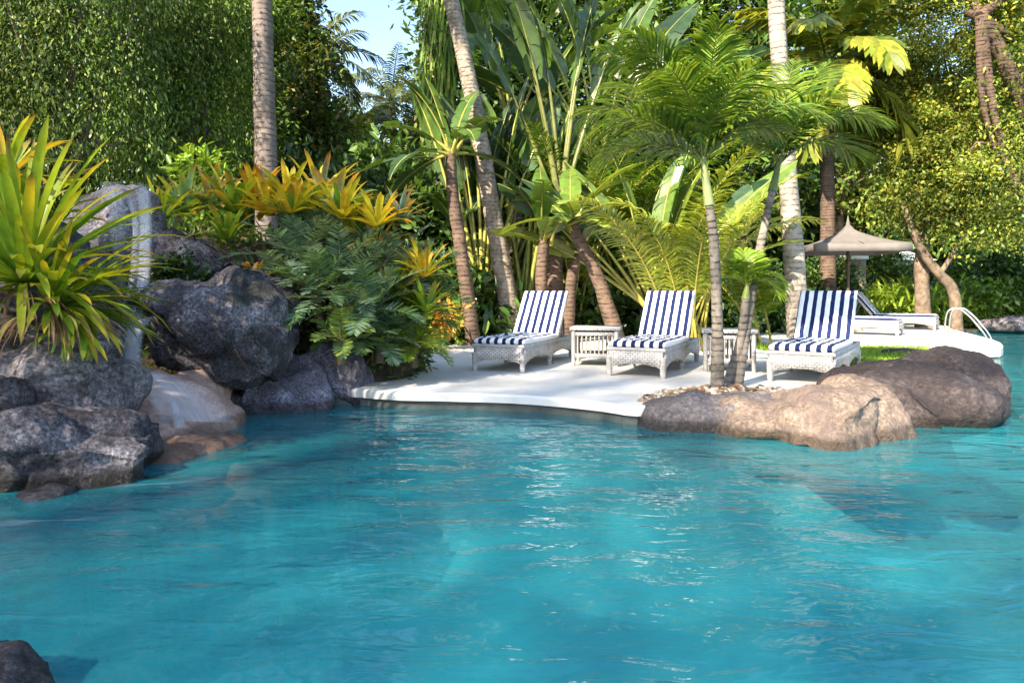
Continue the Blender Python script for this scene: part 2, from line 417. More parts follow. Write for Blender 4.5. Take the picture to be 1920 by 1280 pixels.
WAVE = .10
M = dict(
    leaf=leaf_mat('leaf', .45, .35), glossy=leaf_mat('glossy leaf', .28, .30, .5), strap=leaf_mat('strap leaf', .38, .38, .4),
    frond=leaf_mat('palm leaflet', .38, .35, .4), dry=leaf_mat('dry leaf', .8, .15, .1), stalk=leaf_mat('leaf stalk', .45, .05, .3),
    rock=rock_mat('volcanic rock', (.028, .025, .030), (.092, .082, .094), (.32, .295, .32), 3.0, .9, (.025, .028, .018), .75),
    rockpale=rock_mat('weathered rock', (.06, .052, .060), (.165, .145, .160), (.31, .28, .295), 2.4, .7, (.06, .055, .05), .6),
    rockblue=rock_mat('blue grey rock', (.05, .046, .065), (.16, .15, .20), (.30, .28, .34), 3.4, .7, (.04, .04, .045), .6),
    flow=rock_mat('flowstone', (.17, .10, .075), (.36, .23, .185), (.50, .35, .29), 3.2, .35, (.24, .15, .09), .45, True, .45, .45),
    shelf=rock_mat('wet shelf stone', (.035, .025, .016), (.11, .068, .045), (.26, .175, .125), 1.1, .25, (.018, .02, .014), .9, False, .5, .5),
    tan=rock_mat('sun-tinted boulder', (.10, .076, .064), (.20, .152, .122), (.29, .225, .18), 2.4, .7, (.14, .105, .10), .6, False, .85, .6),  # sunlit tone of the bank's rock, the sun's warmth painted into the colour
    hump=rock_mat('dark boulder', (.026, .021, .023), (.065, .052, .053), (.13, .106, .104), 2.0, .8, (.028, .022, .024), .7, False, .85, .7),
    ledge=rock_mat('shade-tinted ledge', (.055, .049, .053), (.115, .102, .106), (.19, .168, .168), 2.4, .7, (.085, .072, .078), .6, False, .85, .6),  # same rock as the tan one, its shade put into a darker, greyer colour
    soil=plain_mat('soil', (.018, .014, .010), (.05, .038, .025), 5, .95, .6),
    ground=plain_mat('planting bed', (.02, .024, .010), (.06, .05, .025), 3, .95, .5, c3=(.05, .09, .02)),
    deck=plain_mat('coral stone deck', (.47, .455, .43), (.65, .64, .62), 1.1, .75, .25, .25, det=12.0, dist=.01),
    tile=plain_mat('waterline', (.035, .05, .055), (.10, .11, .10), 5, .5, .2),
    plaster=plain_mat('pool plaster', (.016, .18, .24), (.032, .25, .30), 1.6, .8, .0),
    lawnsoil=plain_mat('lawn soil', (.06, .11, .015), (.13, .21, .03), 6, .95, .3),
    gravel=plain_mat('gravel bed', (.10, .08, .06), (.28, .23, .18), 40, .95, .6, dist=.01),
    pebble=leaf_mat('pebble', .8, 0.0, .2),
    palmgrey=trunk_mat('grey palm bark', (.12, .098, .088), (.22, .18, .16), (.07, .055, .05), .085, .75, 3.5),
    palmwhite=trunk_mat('pale ringed bark', (.16, .14, .125), (.36, .32, .27), (.09, .075, .06), .105, .9, 3.2, .8, .25),
    palmlean=trunk_mat('mottled palm bark', (.13, .105, .085), (.36, .30, .25), (.09, .07, .055), .07, .6, 9),
    palmbrown=trunk_mat('brown stem', (.065, .045, .035), (.15, .102, .076), (.035, .024, .018), .075, .8, 4),
    palmthin=trunk_mat('thin palm bark', (.09, .08, .07), (.25, .215, .18), (.05, .04, .035), .06, .7, 7),
    bark=plain_mat('tree bark', (.07, .05, .035), (.20, .15, .11), 7, .9, .8),
    wicker=wicker_mat('whitewashed wicker', (.68, .655, .64), (.13, .12, .115)),
    wickleg=wicker_mat('wrapped wicker', (.70, .68, .66), (.25, .23, .22), .2, .012),
    stripe=stripe_mat('striped canvas'),
    canvas=plain_mat('taupe canvas', (.125, .113, .106), (.155, .141, .132), 3, .9, .1),
    wood=plain_mat('dark wood', (.055, .035, .025), (.10, .07, .05), 8, .6, .2),
    steel=plain_mat('steel tube', (.50, .48, .44), (.62, .60, .56), 6, .22, .02, .5, .95),
    white=plain_mat('white paint', (.72, .70, .66), (.80, .78, .74), 4, .8, .1),
    stone=plain_mat('stone pillar', (.16, .13, .11), (.30, .25, .21), 9, .9, .6),
    fall=fall_mat('falling water', .8), foam=fall_mat('foam', .75, 24.0),
)
M['water'] = water_mat()

# leaf colours
DKG = [(.030, .070, .018), (.060, .120, .028), (.105, .165, .04)]
MDG = [(.06, .13, .025), (.115, .20, .035), (.18, .25, .055)]
LTG = [(.14, .23, .035), (.22, .31, .045), (.30, .37, .07)]
GLD = [(.25, .26, .04), (.34, .32, .05), (.15, .19, .03), (.09, .13, .025)]
LIM = [(.22, .34, .035), (.30, .42, .05), (.16, .28, .035)]

# ------------------------------------------------------------------ light, sky, camera
SUN_AZ = Vector((-.62, -.78)).normalized()
EL = R(35)
SDIR = np.array([SUN_AZ.x * math.cos(EL), SUN_AZ.y * math.cos(EL), math.sin(EL)])
w = bpy.data.worlds.new('World'); SC.world = w; w.use_nodes = True
nt = w.node_tree; bg = nt.nodes['Background']
sky = nt.nodes.new('ShaderNodeTexSky'); sky.sky_type = 'NISHITA'; sky.sun_disc = False
sky.ozone_density = 1.0; sky.dust_density = .8
sky.sun_elevation = EL; sky.sun_rotation = math.atan2(SUN_AZ.x, SUN_AZ.y) % (2 * math.pi)
nt.links.new(sky.outputs[0], bg.inputs[0]); bg.inputs[1].default_value = .10
sl = bpy.data.lights.new('sun', 'SUN'); sl.energy = 3.9; sl.angle = R(.8); sl.color = (1, .86, .66)
so = bpy.data.objects.new('sun', sl); COL.objects.link(so)
so.rotation_euler = Vector(-SDIR).to_track_quat('-Z', 'Y').to_euler(); so.location = (-20, -15, 20)
cam = bpy.data.cameras.new('camera'); co = bpy.data.objects.new('camera', cam); COL.objects.link(co)
cam.sensor_width = 36; cam.lens = FPX / 1920 * 36; cam.shift_y = -(640 - HY) / 1920
co.location = (0, 0, CAMZ); co.rotation_euler = (R(90), 0, 0); cam.clip_end = 2000; cam.clip_start = .05
SC.camera = co
SC.view_settings.view_transform = 'Standard'; SC.view_settings.look = 'None'; SC.view_settings.gamma = 1
SC.view_settings.exposure = 2.28
SC.render.engine = 'CYCLES'
cy = SC.cycles
cy.use_denoising = True; cy.max_bounces = 8; cy.diffuse_bounces = 3; cy.glossy_bounces = 3; cy.transparent_max_bounces = 12
cy.transmission_bounces = 4; cy.caustics_reflective = False; cy.caustics_refractive = False; cy.sample_clamp_indirect = 6

# ------------------------------------------------------------------ ground, pool, decks
RIM = [(-1.375, 6.21), (-1.15, 6.11), (-.93, 6.04), (-.46, 5.97), (0, 5.88), (.436, 5.67), (.715, 5.47), (.95, 5.27)]
POOL = RIM + [(1.5, 5.4), (2.6, 5.3), (3.6, 6.2), (4.6, 7.4), (5.3, 9.2), (6.2, 10.6), (7.6, 10.85), (8.6, 12.6), (10.2, 16.2), (11.4, 17.6), (16, 18.4), (34, 19.5), (34, -6),
              (-1.7, -6), (-1.75, .4), (-1.95, 1.3), (-2.6, 1.9), (-3.3, 2.6), (-3.1, 3.2), (-2.7, 3.8), (-2.75, 4.5), (-2.6, 5.4), (-1.9, 6.15)]


def smooth_loop(pts, k=4):
    P = np.array(pts, float); n = len(P); out = []
    for i in range(n):
        a, b, c, d = P[i - 1], P[i], P[(i + 1) % n], P[(i + 2) % n]
        for t in np.linspace(0, 1, k, endpoint=False):
            out.append(tuple(.5 * (2 * b + (c - a) * t + (2 * a - 5 * b + 4 * c - d) * t * t + (3 * b - a - 3 * c + d) * t ** 3)))
    return out


POOL = smooth_loop(POOL, 3)


def poly_fill(loops, z):
    """flat sheet between an outline and the holes in it"""
    bm = bmesh.new()
    for lp in loops:
        vs = [bm.verts.new((x, y, z)) for x, y in lp]
        for a, b in zip(vs, vs[1:] + vs[:1]): bm.edges.new((a, b))
    bmesh.ops.triangle_fill(bm, edges=bm.edges[:], use_beauty=True)
    for f in bm.faces:
        if f.normal.z < 0: f.normal_flip()
    return bm


def bm_obj(bm, name, mat, parent=None, smooth=False):
    me = bpy.data.meshes.new(name); bm.to_mesh(me); bm.free(); me.materials.append(mat)
    if smooth: me.polygons.foreach_set('use_smooth', [True] * len(me.polygons))
    o = bpy.data.objects.new(name, me); COL.objects.link(o)
    if parent is not None: o.parent = parent
    return o


def inside(pts, x, y):
    P = np.array(pts); r = np.zeros(len(x), bool); j = len(P) - 1
    for i in range(len(P)):
        c = ((P[i, 1] > y) != (P[j, 1] > y)) & (x < (P[j, 0] - P[i, 0]) * (y - P[i, 1]) / (P[j, 1] - P[i, 1] + 1e-12) + P[i, 0])
        r ^= c; j = i
    return r


def circ(r, n=48): return [(r * math.cos(2 * math.pi * i / n), 20 + r * math.sin(2 * math.pi * i / n)) for i in range(n)]


tag(bm_obj(poly_fill([circ(700), POOL], .06), 'ground', M['ground']), kind='structure')
B = MB()
P = np.array(POOL); n = len(P)
ta = nrm(np.roll(P, -1, 0) - np.roll(P, 1, 0)); inw = np.c_[ta[:, 1], -ta[:, 0]]
if not inside(POOL, P[60:61, 0] + inw[60:61, 0] * .05, P[60:61, 1] + inw[60:61, 1] * .05)[0]: inw = -inw
F = np.array([[i, (i + 1) % n, (i + 1) % n + n, i + n] for i in range(n)])
B.add(np.concatenate([np.c_[P, np.full(n, .06)], np.c_[P, np.full(n, -.06)]]), [F])
tag(B.build('pool_waterline', M['tile'], smooth=False), kind='structure')
rings = [np.c_[P + inw * o, np.full(n, z)] for o, z in ((0, -.06), (.03, -.3), (.08, -.6), (.18, -.9), (.34, -1.12), (.55, -1.25))]
B = MB(); B.add(np.concatenate(rings), [np.concatenate([F + n * k for k in range(5)])])
tag(B.build('pool_wall', M['plaster']), kind='structure')
tag(bm_obj(poly_fill([[tuple(p[:2]) for p in rings[-1]]], -1.25), 'pool_floor', M['plaster']), kind='structure')
bm = poly_fill([POOL], 0.0)
tag(bm_obj(bm, 'water', M['water']), kind='structure')


def slab(name, pts, z0, z1, mat, bev=.03):
    bm = bmesh.new()
    vs = [bm.verts.new((x, y, z1)) for x, y in pts]
    f = bm.faces.new(vs)
    if f.normal.z < 0: f.normal_flip()
    top_edges = list(f.edges)
    r = bmesh.ops.extrude_face_region(bm, geom=[f])
    bmesh.ops.translate(bm, vec=(0, 0, z0 - z1), verts=[v for v in r['geom'] if isinstance(v, bmesh.types.BMVert)])
    bm.normal_update()
    bmesh.ops.recalc_face_normals(bm, faces=bm.faces[:])
    ed = [e for e in bm.edges if all(abs(v.co.z - z1) < 1e-5 for v in e.verts)]
    bmesh.ops.bevel(bm, geom=ed, offset=bev, segments=4, profile=.5, affect='EDGES')
    big = [g for g in bm.faces if len(g.verts) > 4]
    bmesh.ops.triangulate(bm, faces=big)
    return tag(bm_obj(bm, name, mat), kind='structure')


rimf = [(-1.45, 6.22), (-1.36, 6.17), (-1.15, 6.06), (-.93, 5.99), (-.46, 5.92), (0, 5.83), (.436, 5.62), (.715, 5.42), (.95, 5.22)]
deckA = rimf + [(1.35, 5.45), (2.2, 6.0), (3.4, 6.5), (3.95, 7.4), (3.9, 8.6), (3.75, 11.2), (4.0, 14.0), (3.4, 17.2), (1.75, 16.2), (0, 15.0), (-1.2, 13.8), (-1.6, 11), (-1.7, 8.5), (-1.7, 6.6)]
slab('pool_deck', smooth_loop(deckA, 3), .075, .15, M['deck'], .025)
deckB = [(4.03, 11.6), (5.2, 11.35), (6.4, 11.05), (7.3, 10.75), (7.75, 10.95), (8.75, 12.6), (10.3, 16.2), (11.2, 18.2), (8, 19.0), (4.4, 18.8), (3.9, 17.0), (4.1, 14)]
slab('sun_terrace', smooth_loop(deckB, 3), .02, .165, M['deck'], .03)
lawn = [(3.72, 8.0), (4.3, 7.3), (5.0, 8.2), (5.6, 9.6), (6.5, 10.75), (6.2, 11.03), (5.2, 11.3), (4.05, 11.55), (3.8, 11.0), (3.85, 9.5)]
slab('lawn_bed', smooth_loop(lawn, 2), .02, .135, M['lawnsoil'], .02)


def scatter(pts, n):
    P = np.array(pts); lo, hi = P.min(0), P.max(0)
    q = rng.uniform(lo, hi, (n * 4, 2)); q = q[inside(pts, q[:, 0], q[:, 1])]
    return q[:n]


q = scatter(smooth_loop(lawn, 2), 9000); n = len(q)
B = MB(); D = nrm(np.c_[rng.normal(0, .5, (n, 2)), np.ones(n)])
leaves(B, np.c_[q, np.full(n, .132)], D, .07, .012, [(.12, .24, .02), (.22, .36, .035), (.30, .40, .06)])
tag(B.build('grass', M['leaf']), kind='stuff')

# ------------------------------------------------------------------ rocks
def ellip(c, r, rot=0.0, tilt=0.0, sub=4):
    bm = bmesh.new(); bmesh.ops.create_icosphere(bm, subdivisions=sub, radius=1)
    mtx = Matrix.Translation(Vector(c)) @ Matrix.Rotation(rot, 4, 'Z') @ Matrix.Rotation(tilt, 4, 'Y') @ Matrix.Diagonal((*r, 1))
    bmesh.ops.transform(bm, matrix=mtx, verts=bm.verts)
    return bm


def rock(name, blobs, label, mat, vox=.035, amp=.08, freq=1.6, seed=0, facet=.5, cat='rock', group=None, relax=4, kind=None, mats=None, cuts=0):
    """several lumps fused into one boulder, roughened with noise"""
    me = bpy.data.meshes.new('tmp'); bm = bmesh.new()
    for b in blobs:
        t = ellip(*b); tm = bpy.data.meshes.new('t'); t.to_mesh(tm); t.free(); bm.from_mesh(tm); bpy.data.meshes.remove(tm)
    bm.to_mesh(me); bm.free()
    o = bpy.data.objects.new('tmp', me); COL.objects.link(o)
    r = o.modifiers.new('r', 'REMESH'); r.mode = 'VOXEL'; r.voxel_size = vox
    s = o.modifiers.new('s', 'SMOOTH'); s.iterations = relax; s.factor = .5
    dg = bpy.context.evaluated_depsgraph_get(); dg.update()
    m2 = bpy.data.meshes.new_from_object(o.evaluated_get(dg))
    bpy.data.objects.remove(o)
    c0 = Vector(blobs[0][0]); off = Vector((seed * 3.7, seed * 1.3, seed * 5.1))
    if cuts:
        co_ = np.zeros(len(m2.vertices) * 3); m2.vertices.foreach_get('co', co_); co_ = co_.reshape(-1, 3)
        rg = np.random.default_rng(seed); cc = co_.mean(0)
        for _ in range(cuts):
            d_ = nrm(rg.normal(0, 1, 3) + np.array([0, -.3, .25])); pr = (co_ - cc) @ d_
            h = np.quantile(pr, .99) * rg.uniform(.62, .86)
            co_ -= np.clip(pr - h, 0, None)[:, None] * d_ * .88
        co_ = cc + (co_ - cc) * 1.10
        m2.vertices.foreach_set('co', co_.ravel()); m2.update()
    nv = len(m2.vertices); no = [v.normal.copy() for v in m2.vertices]
    for v, nn in zip(m2.vertices, no):
        p = v.co * freq + off
        d = noise.fractal(p, 1.0, 2.1, 5) * amp
        vd = noise.voronoi(p * .9)[0]
        d += (vd[1] - vd[0] - .35) * amp * 1.6 * facet
        d += noise.fractal(p * 5, .8, 2.2, 4) * amp * .28
        d -= max(0., .12 - (vd[1] - vd[0])) * amp * 3.0 * facet
        v.co += nn * d
    for v in m2.vertices: v.co -= c0
    for mm in (mats or [mat]): m2.materials.append(mm)
    m2.polygons.foreach_set('use_smooth', [True] * len(m2.polygons))
    o = bpy.data.objects.new(name, m2); COL.objects.link(o); o.location = c0
    return tag(o, label, cat, group, kind)


def pb(px, py, Y, wx, wz, wy, rot=0.0, tilt=0.0):
    """a lump seen at a pixel: half-width wx and half-height wz in pixels, half-depth wy in metres"""
    k = Y / FPX
    return (tuple(at(px, py, Y)), (wx * k, wy, wz * k), rot, tilt)


# right-hand boulders
rock('boulder', [pb(1535, 800, 4.95, 110, 72, .5, -.15), pb(1590, 790, 5.0, 75, 66, .5), pb(1470, 808, 5.05, 65, 60, .4), pb(1630, 812, 4.95, 45, 58, .4), pb(1540, 840, 4.85, 95, 45, .4), pb(1600, 748, 5.2, 50, 35, .4), pb(1500, 770, 5.3, 80, 40, .4), pb(1410, 800, 5.15, 75, 56, .4), pb(1400, 770, 5.4, 60, 35, .3)],
     'smooth sun-tinted boulder in front of the third lounger, half lit by the sun', M['tan'], .028, .06, 1.7, 3, .8, 'boulder', relax=8, cuts=3)
rock('boulder', [pb(1700, 745, 5.8, 95, 66, .7, .5), pb(1765, 730, 6.2, 72, 78, .6, .4), pb(1640, 765, 5.5, 65, 58, .5), pb(1805, 752, 6.3, 44, 52, .5), pb(1685, 790, 5.3, 62, 48, .4), pb(1780, 705, 6.4, 48, 48, .4), pb(1620, 735, 5.7, 50, 30, .4)],
     'dark brown humped boulder at the tip of the point, highest of the right bank', M['hump'], .03, .06, 1.5, 5, .5, 'boulder', None, 18, cuts=2)
rock('rock_ledge', [pb(1245, 790, 5.35, 62, 46, .32), pb(1310, 788, 5.3, 80, 50, .34), pb(1380, 790, 5.2, 80, 54, .34), pb(1440, 795, 5.15, 60, 58, .34), pb(1330, 770, 5.5, 100, 30, .4), pb(1420, 770, 5.4, 80, 40, .4)],
     'low flat ledge, coloured a shaded purple grey, edging the pool below the slim palms', M['ledge'], .028, .04, 1.8, 7, .9, 'ledge')
rock('boulder', [pb(1700, 668, 9.9, 60, 16, .3)], 'low dark rock on the grass behind the humped boulder', M['hump'], .03, .04, 2, 9, .5, 'rock')

# left outcrop
rock('waterfall_rock', [pb(215, 440, 6.6, 78, 100, .42), pb(225, 370, 6.5, 72, 48, .38), pb(180, 520, 6.7, 90, 120, .4), pb(262, 360, 6.5, 34, 36, .3), pb(250, 440, 6.7, 40, 80, .3)],
     'tall flat-topped pale rock that the waterfall pours over', M['rockpale'], .035, .06, 1.8, 11, .7, cuts=7)
rock('boulder', [pb(360, 480, 6.9, 78, 75, .45, .3), pb(320, 520, 6.8, 60, 110, .4), pb(400, 500, 7.0, 50, 60, .4)],
     'dark rough rock between the waterfall top and the bromeliad row', M['rock'], .035, .09, 2, 13, .9, 'boulder', cuts=8)
BIG = rock('boulder', [pb(395, 615, 5.9, 140, 85, .55, 0, .15), pb(470, 590, 6.0, 95, 85, .5), pb(510, 640, 5.9, 65, 80, .45), pb(300, 625, 5.75, 68, 50, .34), pb(450, 695, 5.85, 80, 75, .4), pb(455, 760, 5.85, 50, 45, .35)],
     'big grey lichened boulder right beside the foot of the waterfall', M['rock'], .03, .075, 1.9, 17, 1.0, 'boulder', cuts=8)
rock('boulder', [pb(545, 740, 6.15, 65, 85, .35), pb(485, 740, 6.15, 62, 75, .35), pb(580, 770, 6.1, 45, 60, .3), pb(520, 770, 6.05, 45, 45, .3)],
     'blue grey boulder at the waterline under the cycads', M['rockblue'], .03, .06, 2.2, 19, .9, 'boulder', cuts=8)
rock('boulder', [pb(645, 725, 6.45, 62, 75, .35), pb(690, 712, 6.6, 28, 60, .3), pb(600, 720, 6.5, 45, 80, .3)],
     'squarish brown grey boulder ending at the left corner of the deck', M['rockblue'], .03, .05, 2.2, 23, .8, 'boulder', cuts=8)
rock('boulder', [pb(80, 720, 4.25, 150, 75, .5, 0, .15), pb(190, 745, 4.25, 70, 55, .35), pb(-40, 700, 4.2, 120, 90, .5), pb(60, 660, 4.7, 110, 65, .5)],
     'pale sloping rock slab under the big bromeliad clump', M['rockpale'], .03, .07, 2.0, 29, .8, 'boulder', cuts=9)
rock('boulder', [pb(70, 840, 3.75, 110, 85, .4), pb(195, 840, 3.8, 100, 78, .34), pb(250, 842, 3.85, 50, 68, .28), pb(-60, 820, 3.7, 120, 110, .45)],
     'dark pitted boulder at the left edge with a rounded right face over the pool', M['rock'], .026, .07, 2.4, 31, 1.0, 'boulder', cuts=8)
rock('rock', [pb(100, 925, 3.5, 50, 28, .16), pb(65, 935, 3.5, 35, 22, .14)], 'small dark stone at the waterline under the pitted boulder', M['rockblue'], .018, .03, 3, 37, .8)
rock('rock', [((-1.43, 1.66, -.02), (.26, .3, .17)), ((-1.32, 1.6, -.1), (.2, .25, .17))], 'dark rock in the near left corner of the pool', M['rock'], .02, .05, 3, 41, .8, cuts=7)
FLOW = rock('flowstone', [pb(330, 775, 5.2, 100, 68, .45, 0, .25), pb(255, 745, 5.1, 70, 55, .4), pb(395, 805, 5.2, 55, 50, .35), pb(290, 820, 4.8, 75, 50, .4), pb(240, 725, 5.3, 60, 36, .35), pb(360, 735, 5.5, 70, 40, .3), pb(325, 852, 4.4, 85, 30, .4), pb(400, 836, 4.7, 70, 22, .3), pb(290, 840, 4.6, 60, 40, .3)],
     'rounded pinkish flowstone apron that the waterfall runs down', M['flow'], .026, .045, 2.2, 43, .7)
# stone bank that runs out under the water below the left rocks
EDGE = np.array(spline([(-1.0, 6.35, 0), (-1.2, 5.5, 0), (-1.42, 4.75, 0), (-1.62, 4.1, 0), (-1.8, 3.7, 0), (-2.05, 3.2, 0), (-2.35, 2.8, 0), (-3.3, 2.35, 0)], 60))[:, :2]
gx, gy = np.meshgrid(np.linspace(-3.5, -.55, 100), np.linspace(2.0, 6.4, 140), indexing='ij')
G = np.c_[gx.ravel(), gy.ravel()]
dd = np.linalg.norm(G[:, None] - EDGE[None], axis=2); ie = dd.argmin(1)
tg = np.gradient(EDGE, axis=0); cr = tg[ie, 0] * (G[:, 1] - EDGE[ie, 1]) - tg[ie, 1] * (G[:, 0] - EDGE[ie, 0])
sd = dd.min(1) * np.where(cr > 0, -1, 1)
nz1 = np.array([noise.fractal(Vector((x * 1.1, y * 1.1, 3.3)), .9, 2.1, 6) for x, y in G]); nz2 = np.array([noise.fractal(Vector((x * 3.5, y * 3.5, 9.1)), .8, 2.1, 5) for x, y in G])
sd = sd + .28 * nz1 + .06 * nz2
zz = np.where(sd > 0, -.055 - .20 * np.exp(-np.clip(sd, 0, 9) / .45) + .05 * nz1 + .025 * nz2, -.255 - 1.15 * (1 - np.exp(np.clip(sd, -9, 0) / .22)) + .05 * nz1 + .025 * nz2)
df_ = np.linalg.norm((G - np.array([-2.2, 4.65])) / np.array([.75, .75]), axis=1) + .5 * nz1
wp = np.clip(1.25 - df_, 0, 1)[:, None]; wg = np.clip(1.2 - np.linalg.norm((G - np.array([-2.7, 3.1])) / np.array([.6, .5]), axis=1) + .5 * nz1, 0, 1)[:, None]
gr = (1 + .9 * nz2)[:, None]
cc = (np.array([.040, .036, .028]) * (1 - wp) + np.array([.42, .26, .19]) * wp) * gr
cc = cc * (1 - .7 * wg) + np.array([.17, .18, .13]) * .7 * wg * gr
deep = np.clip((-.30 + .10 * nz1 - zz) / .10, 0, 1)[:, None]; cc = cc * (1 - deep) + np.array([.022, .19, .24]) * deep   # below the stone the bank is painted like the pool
i = np.arange(99)[:, None] * 140; j = np.arange(139)[None]
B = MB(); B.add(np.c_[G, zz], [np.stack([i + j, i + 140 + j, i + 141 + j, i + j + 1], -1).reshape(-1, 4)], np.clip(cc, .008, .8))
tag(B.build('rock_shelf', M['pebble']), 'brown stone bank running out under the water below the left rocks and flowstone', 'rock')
rock('rock_pile', [((-3.5, 5.2, .55), (.6, .5, .95)), ((-3.3, 4.7, .4), (.5, .4, .7)), ((-4.2, 4.7, .7), (.7, .6, 1.1))],
     'dark rock pile behind the big bromeliad clump at the left edge', M['rock'], .04, .09, 1.8, 59, .8, cuts=9)
rock('boulder', [pb(1885, 610, 17.6, 45, 16, .5), pb(1925, 608, 17.8, 50, 18, .5)], 'grey rock on the far bank beyond the pool ladder', M['rockpale'], .05, .07, 2, 61, .6)
MOUND = rock('planting_mound', [((-2.7, 7.6, .2), (1.7, 1.0, 1.35)), ((-1.9, 7.2, 0), (.9, .75, .85)), ((-3.6, 8.0, .3), (1.3, 1.0, 1.45)), ((-1.75, 7.9, 0), (.6, .7, .35))],
     None, M['soil'], .06, .08, 1.3, 67, .3, None, None, 4, 'structure')

nv = len(MOUND.data.vertices); q = np.zeros(nv * 3); MOUND.data.vertices.foreach_get('co', q); qn = np.zeros(nv * 3); MOUND.data.vertices.foreach_get('normal', qn)
q = q.reshape(-1, 3) + np.array(MOUND.location); qn = qn.reshape(-1, 3); k = rng.integers(0, nv, 9000); k = k[(q[k][:, 2] > .15)]
B = MB(); leaves(B, q[k] + rng.normal(0, .03, (len(k), 3)) + qn[k] * rng.uniform(0, .12, (len(k), 1)), qn[k] + rng.normal(0, .7, (len(k), 3)), .10, .045, [(.04, .09, .02), (.08, .16, .03), (.12, .20, .04), (.16, .13, .05)], big=True)
tag(B.build('undergrowth', M['leaf']), kind='stuff')

# gravel bed round the slim palms
bed = [(.98, 5.45), (1.35, 5.33), (1.75, 5.3), (2.1, 5.35), (2.35, 5.7), (2.25, 6.1), (1.75, 6.2), (1.3, 5.95)]
slab('gravel_bed', smooth_loop(bed, 3), .05, .168, M['gravel'], .02)
q = scatter(bed, 700); B = MB()
for x, y in q:
    r = rng.uniform(.008, .028); t = ellip((x, y, .168 + r * .35), (r, r * rng.uniform(.7, 1), r * .6), rng.uniform(0, 3), 0, 1)
    V = np.array([v.co for v in t.verts]); F = np.array([[v.index for v in f.verts] for f in t.faces]); t.free()
    B.add(V, [F], pick([(.42, .36, .30), (.25, .2, .16), (.55, .5, .44), (.16, .10, .07)], 1)[0])
tag(B.build('pebbles', M['pebble']), kind='stuff')
q = scatter(bed, 60); B = MB()
leaves(B, np.c_[q, np.full(len(q), .19)], np.c_[rng.normal(0, 1, (len(q), 2)), rng.normal(0, .2, len(q))], .09, .035, [(.22, .10, .05), (.30, .18, .09), (.15, .08, .05)], big=True)
tag(B.build('leaf_litter', M['dry']), kind='stuff')


# ------------------------------------------------------------------ waterfall
def ribbon(B, path, widths, dens, m=22, k=9, bow=.04):
    C = spline(path, m); W = np.interp(np.linspace(0, 1, m), np.linspace(0, 1, len(widths)), widths)
    Dn = np.interp(np.linspace(0, 1, m), np.linspace(0, 1, len(dens)), dens)
    u = np.linspace(-1, 1, k)
    V = np.zeros((m, k, 3)); c = np.zeros((m, k, 3))
    for i in range(m):
        V[i] = C[i] + np.c_[u * W[i], -bow * (1 - u ** 2), np.zeros(k)]
        c[i] = np.c_[(u + 1) / 2 * W[i] * 5, np.full(k, i / m), np.clip(Dn[i] * (1 - abs(u) ** 1.7), 0, 1)]
    i = np.arange(m - 1)[:, None] * k; j = np.arange(k - 1)[None]
    B.add(V.reshape(-1, 3), [np.stack([i + j, i + j + 1, i + k + j + 1, i + k + j], -1).reshape(-1, 4)], c.reshape(-1, 3))


wf = thing('waterfall', at(245, 700, 5.5), 'silky white waterfall dropping from the tall rock past the bromeliads', 'waterfall')
og = at(245, 700, 5.5)
B = MB()
for k in range(14):
    dx, dy, dn = rng.normal(0, 9), rng.uniform(-.05, .05), rng.uniform(.18, .55)
    ribbon(B, [at(262 + dx, 338 + abs(dx) * .8, 6.2), at(267 + dx, 358 + abs(dx) * .8, 6.0 + dy), at(271 + dx * .8, 430, 5.95 + dy), at(265 + dx * .9, 540, 5.85 + dy), at(248 + dx * 1.1, 620, 5.45 + dy), at(242 + dx * 1.3, 704, 5.25 + dy)],
           list(np.array([.05, .05, .04, .045, .05, .06]) * rng.uniform(.5, 1.2)), list(np.array([.0, .45, .8, .8, 1.0, 1.0]) * dn), 22, 5, .01)
ribbon(B, [at(212, 342, 6.2), at(218, 372, 6.02), at(222, 430, 6.0), at(224, 520, 5.97)], [.13, .12, .08, .03], [.2, .5, .35, .0], 14, 9)
B.build('falling_water', M['fall'], wf, og)
B = MB()
ribbon(B, [at(300, 592, 5.42), at(270, 602, 5.38), at(250, 640, 5.3), at(244, 705, 5.25)], [.05, .07, .08, .10], [.3, .9, .8, .8], 14, 7)
B.build('side_spill', M['fall'], wf, og)
from mathutils.bvhtree import BVHTree
tr = []
tv = []
for ob in (FLOW, BIG):
    k0 = len(tv); tv += [ob.location + v.co for v in ob.data.vertices]; tr += [[k0 + i for i in p.vertices] for p in ob.data.polygons]
bvh = BVHTree.FromPolygons(tv, tr)


def film(B, rows, k=11, m=26, off=.012):
    '''a sheet of water lying on the stone; rows: (px, py, half width px, density)'''
    rows = np.array(rows, float); t = np.linspace(0, len(rows) - 1, m)
    Q = np.stack([np.interp(t, np.arange(len(rows)), rows[:, i]) for i in range(4)], 1)
    V = []; c = []; last = None
    for i in range(m):
        for u in np.linspace(-1, 1, k):
            px, py = Q[i, 0] + u * Q[i, 2], Q[i, 1] + abs(u) * 0
            d = Vector(at(px, py, 1.0) - np.array([0, 0, CAMZ])).normalized()
            loc, no, _, _ = bvh.ray_cast(Vector((0, 0, CAMZ)), d)
            if loc is None: loc, no, _, _ = bvh.find_nearest(Vector(at(px, py, 5.0)))
            q = np.array(loc + no * off); q[2] = max(q[2], .006); V.append(q)
            c.append([(u + 1) / 2 * Q[i, 2] / 6, i / m, Q[i, 3] * (1 - abs(u) ** 1.7)])
    i = np.arange(m - 1)[:, None] * k; j = np.arange(k - 1)[None]
    B.add(np.array(V), [np.stack([i + j, i + j + 1, i + k + j + 1, i + k + j], -1).reshape(-1, 4)], np.array(c))


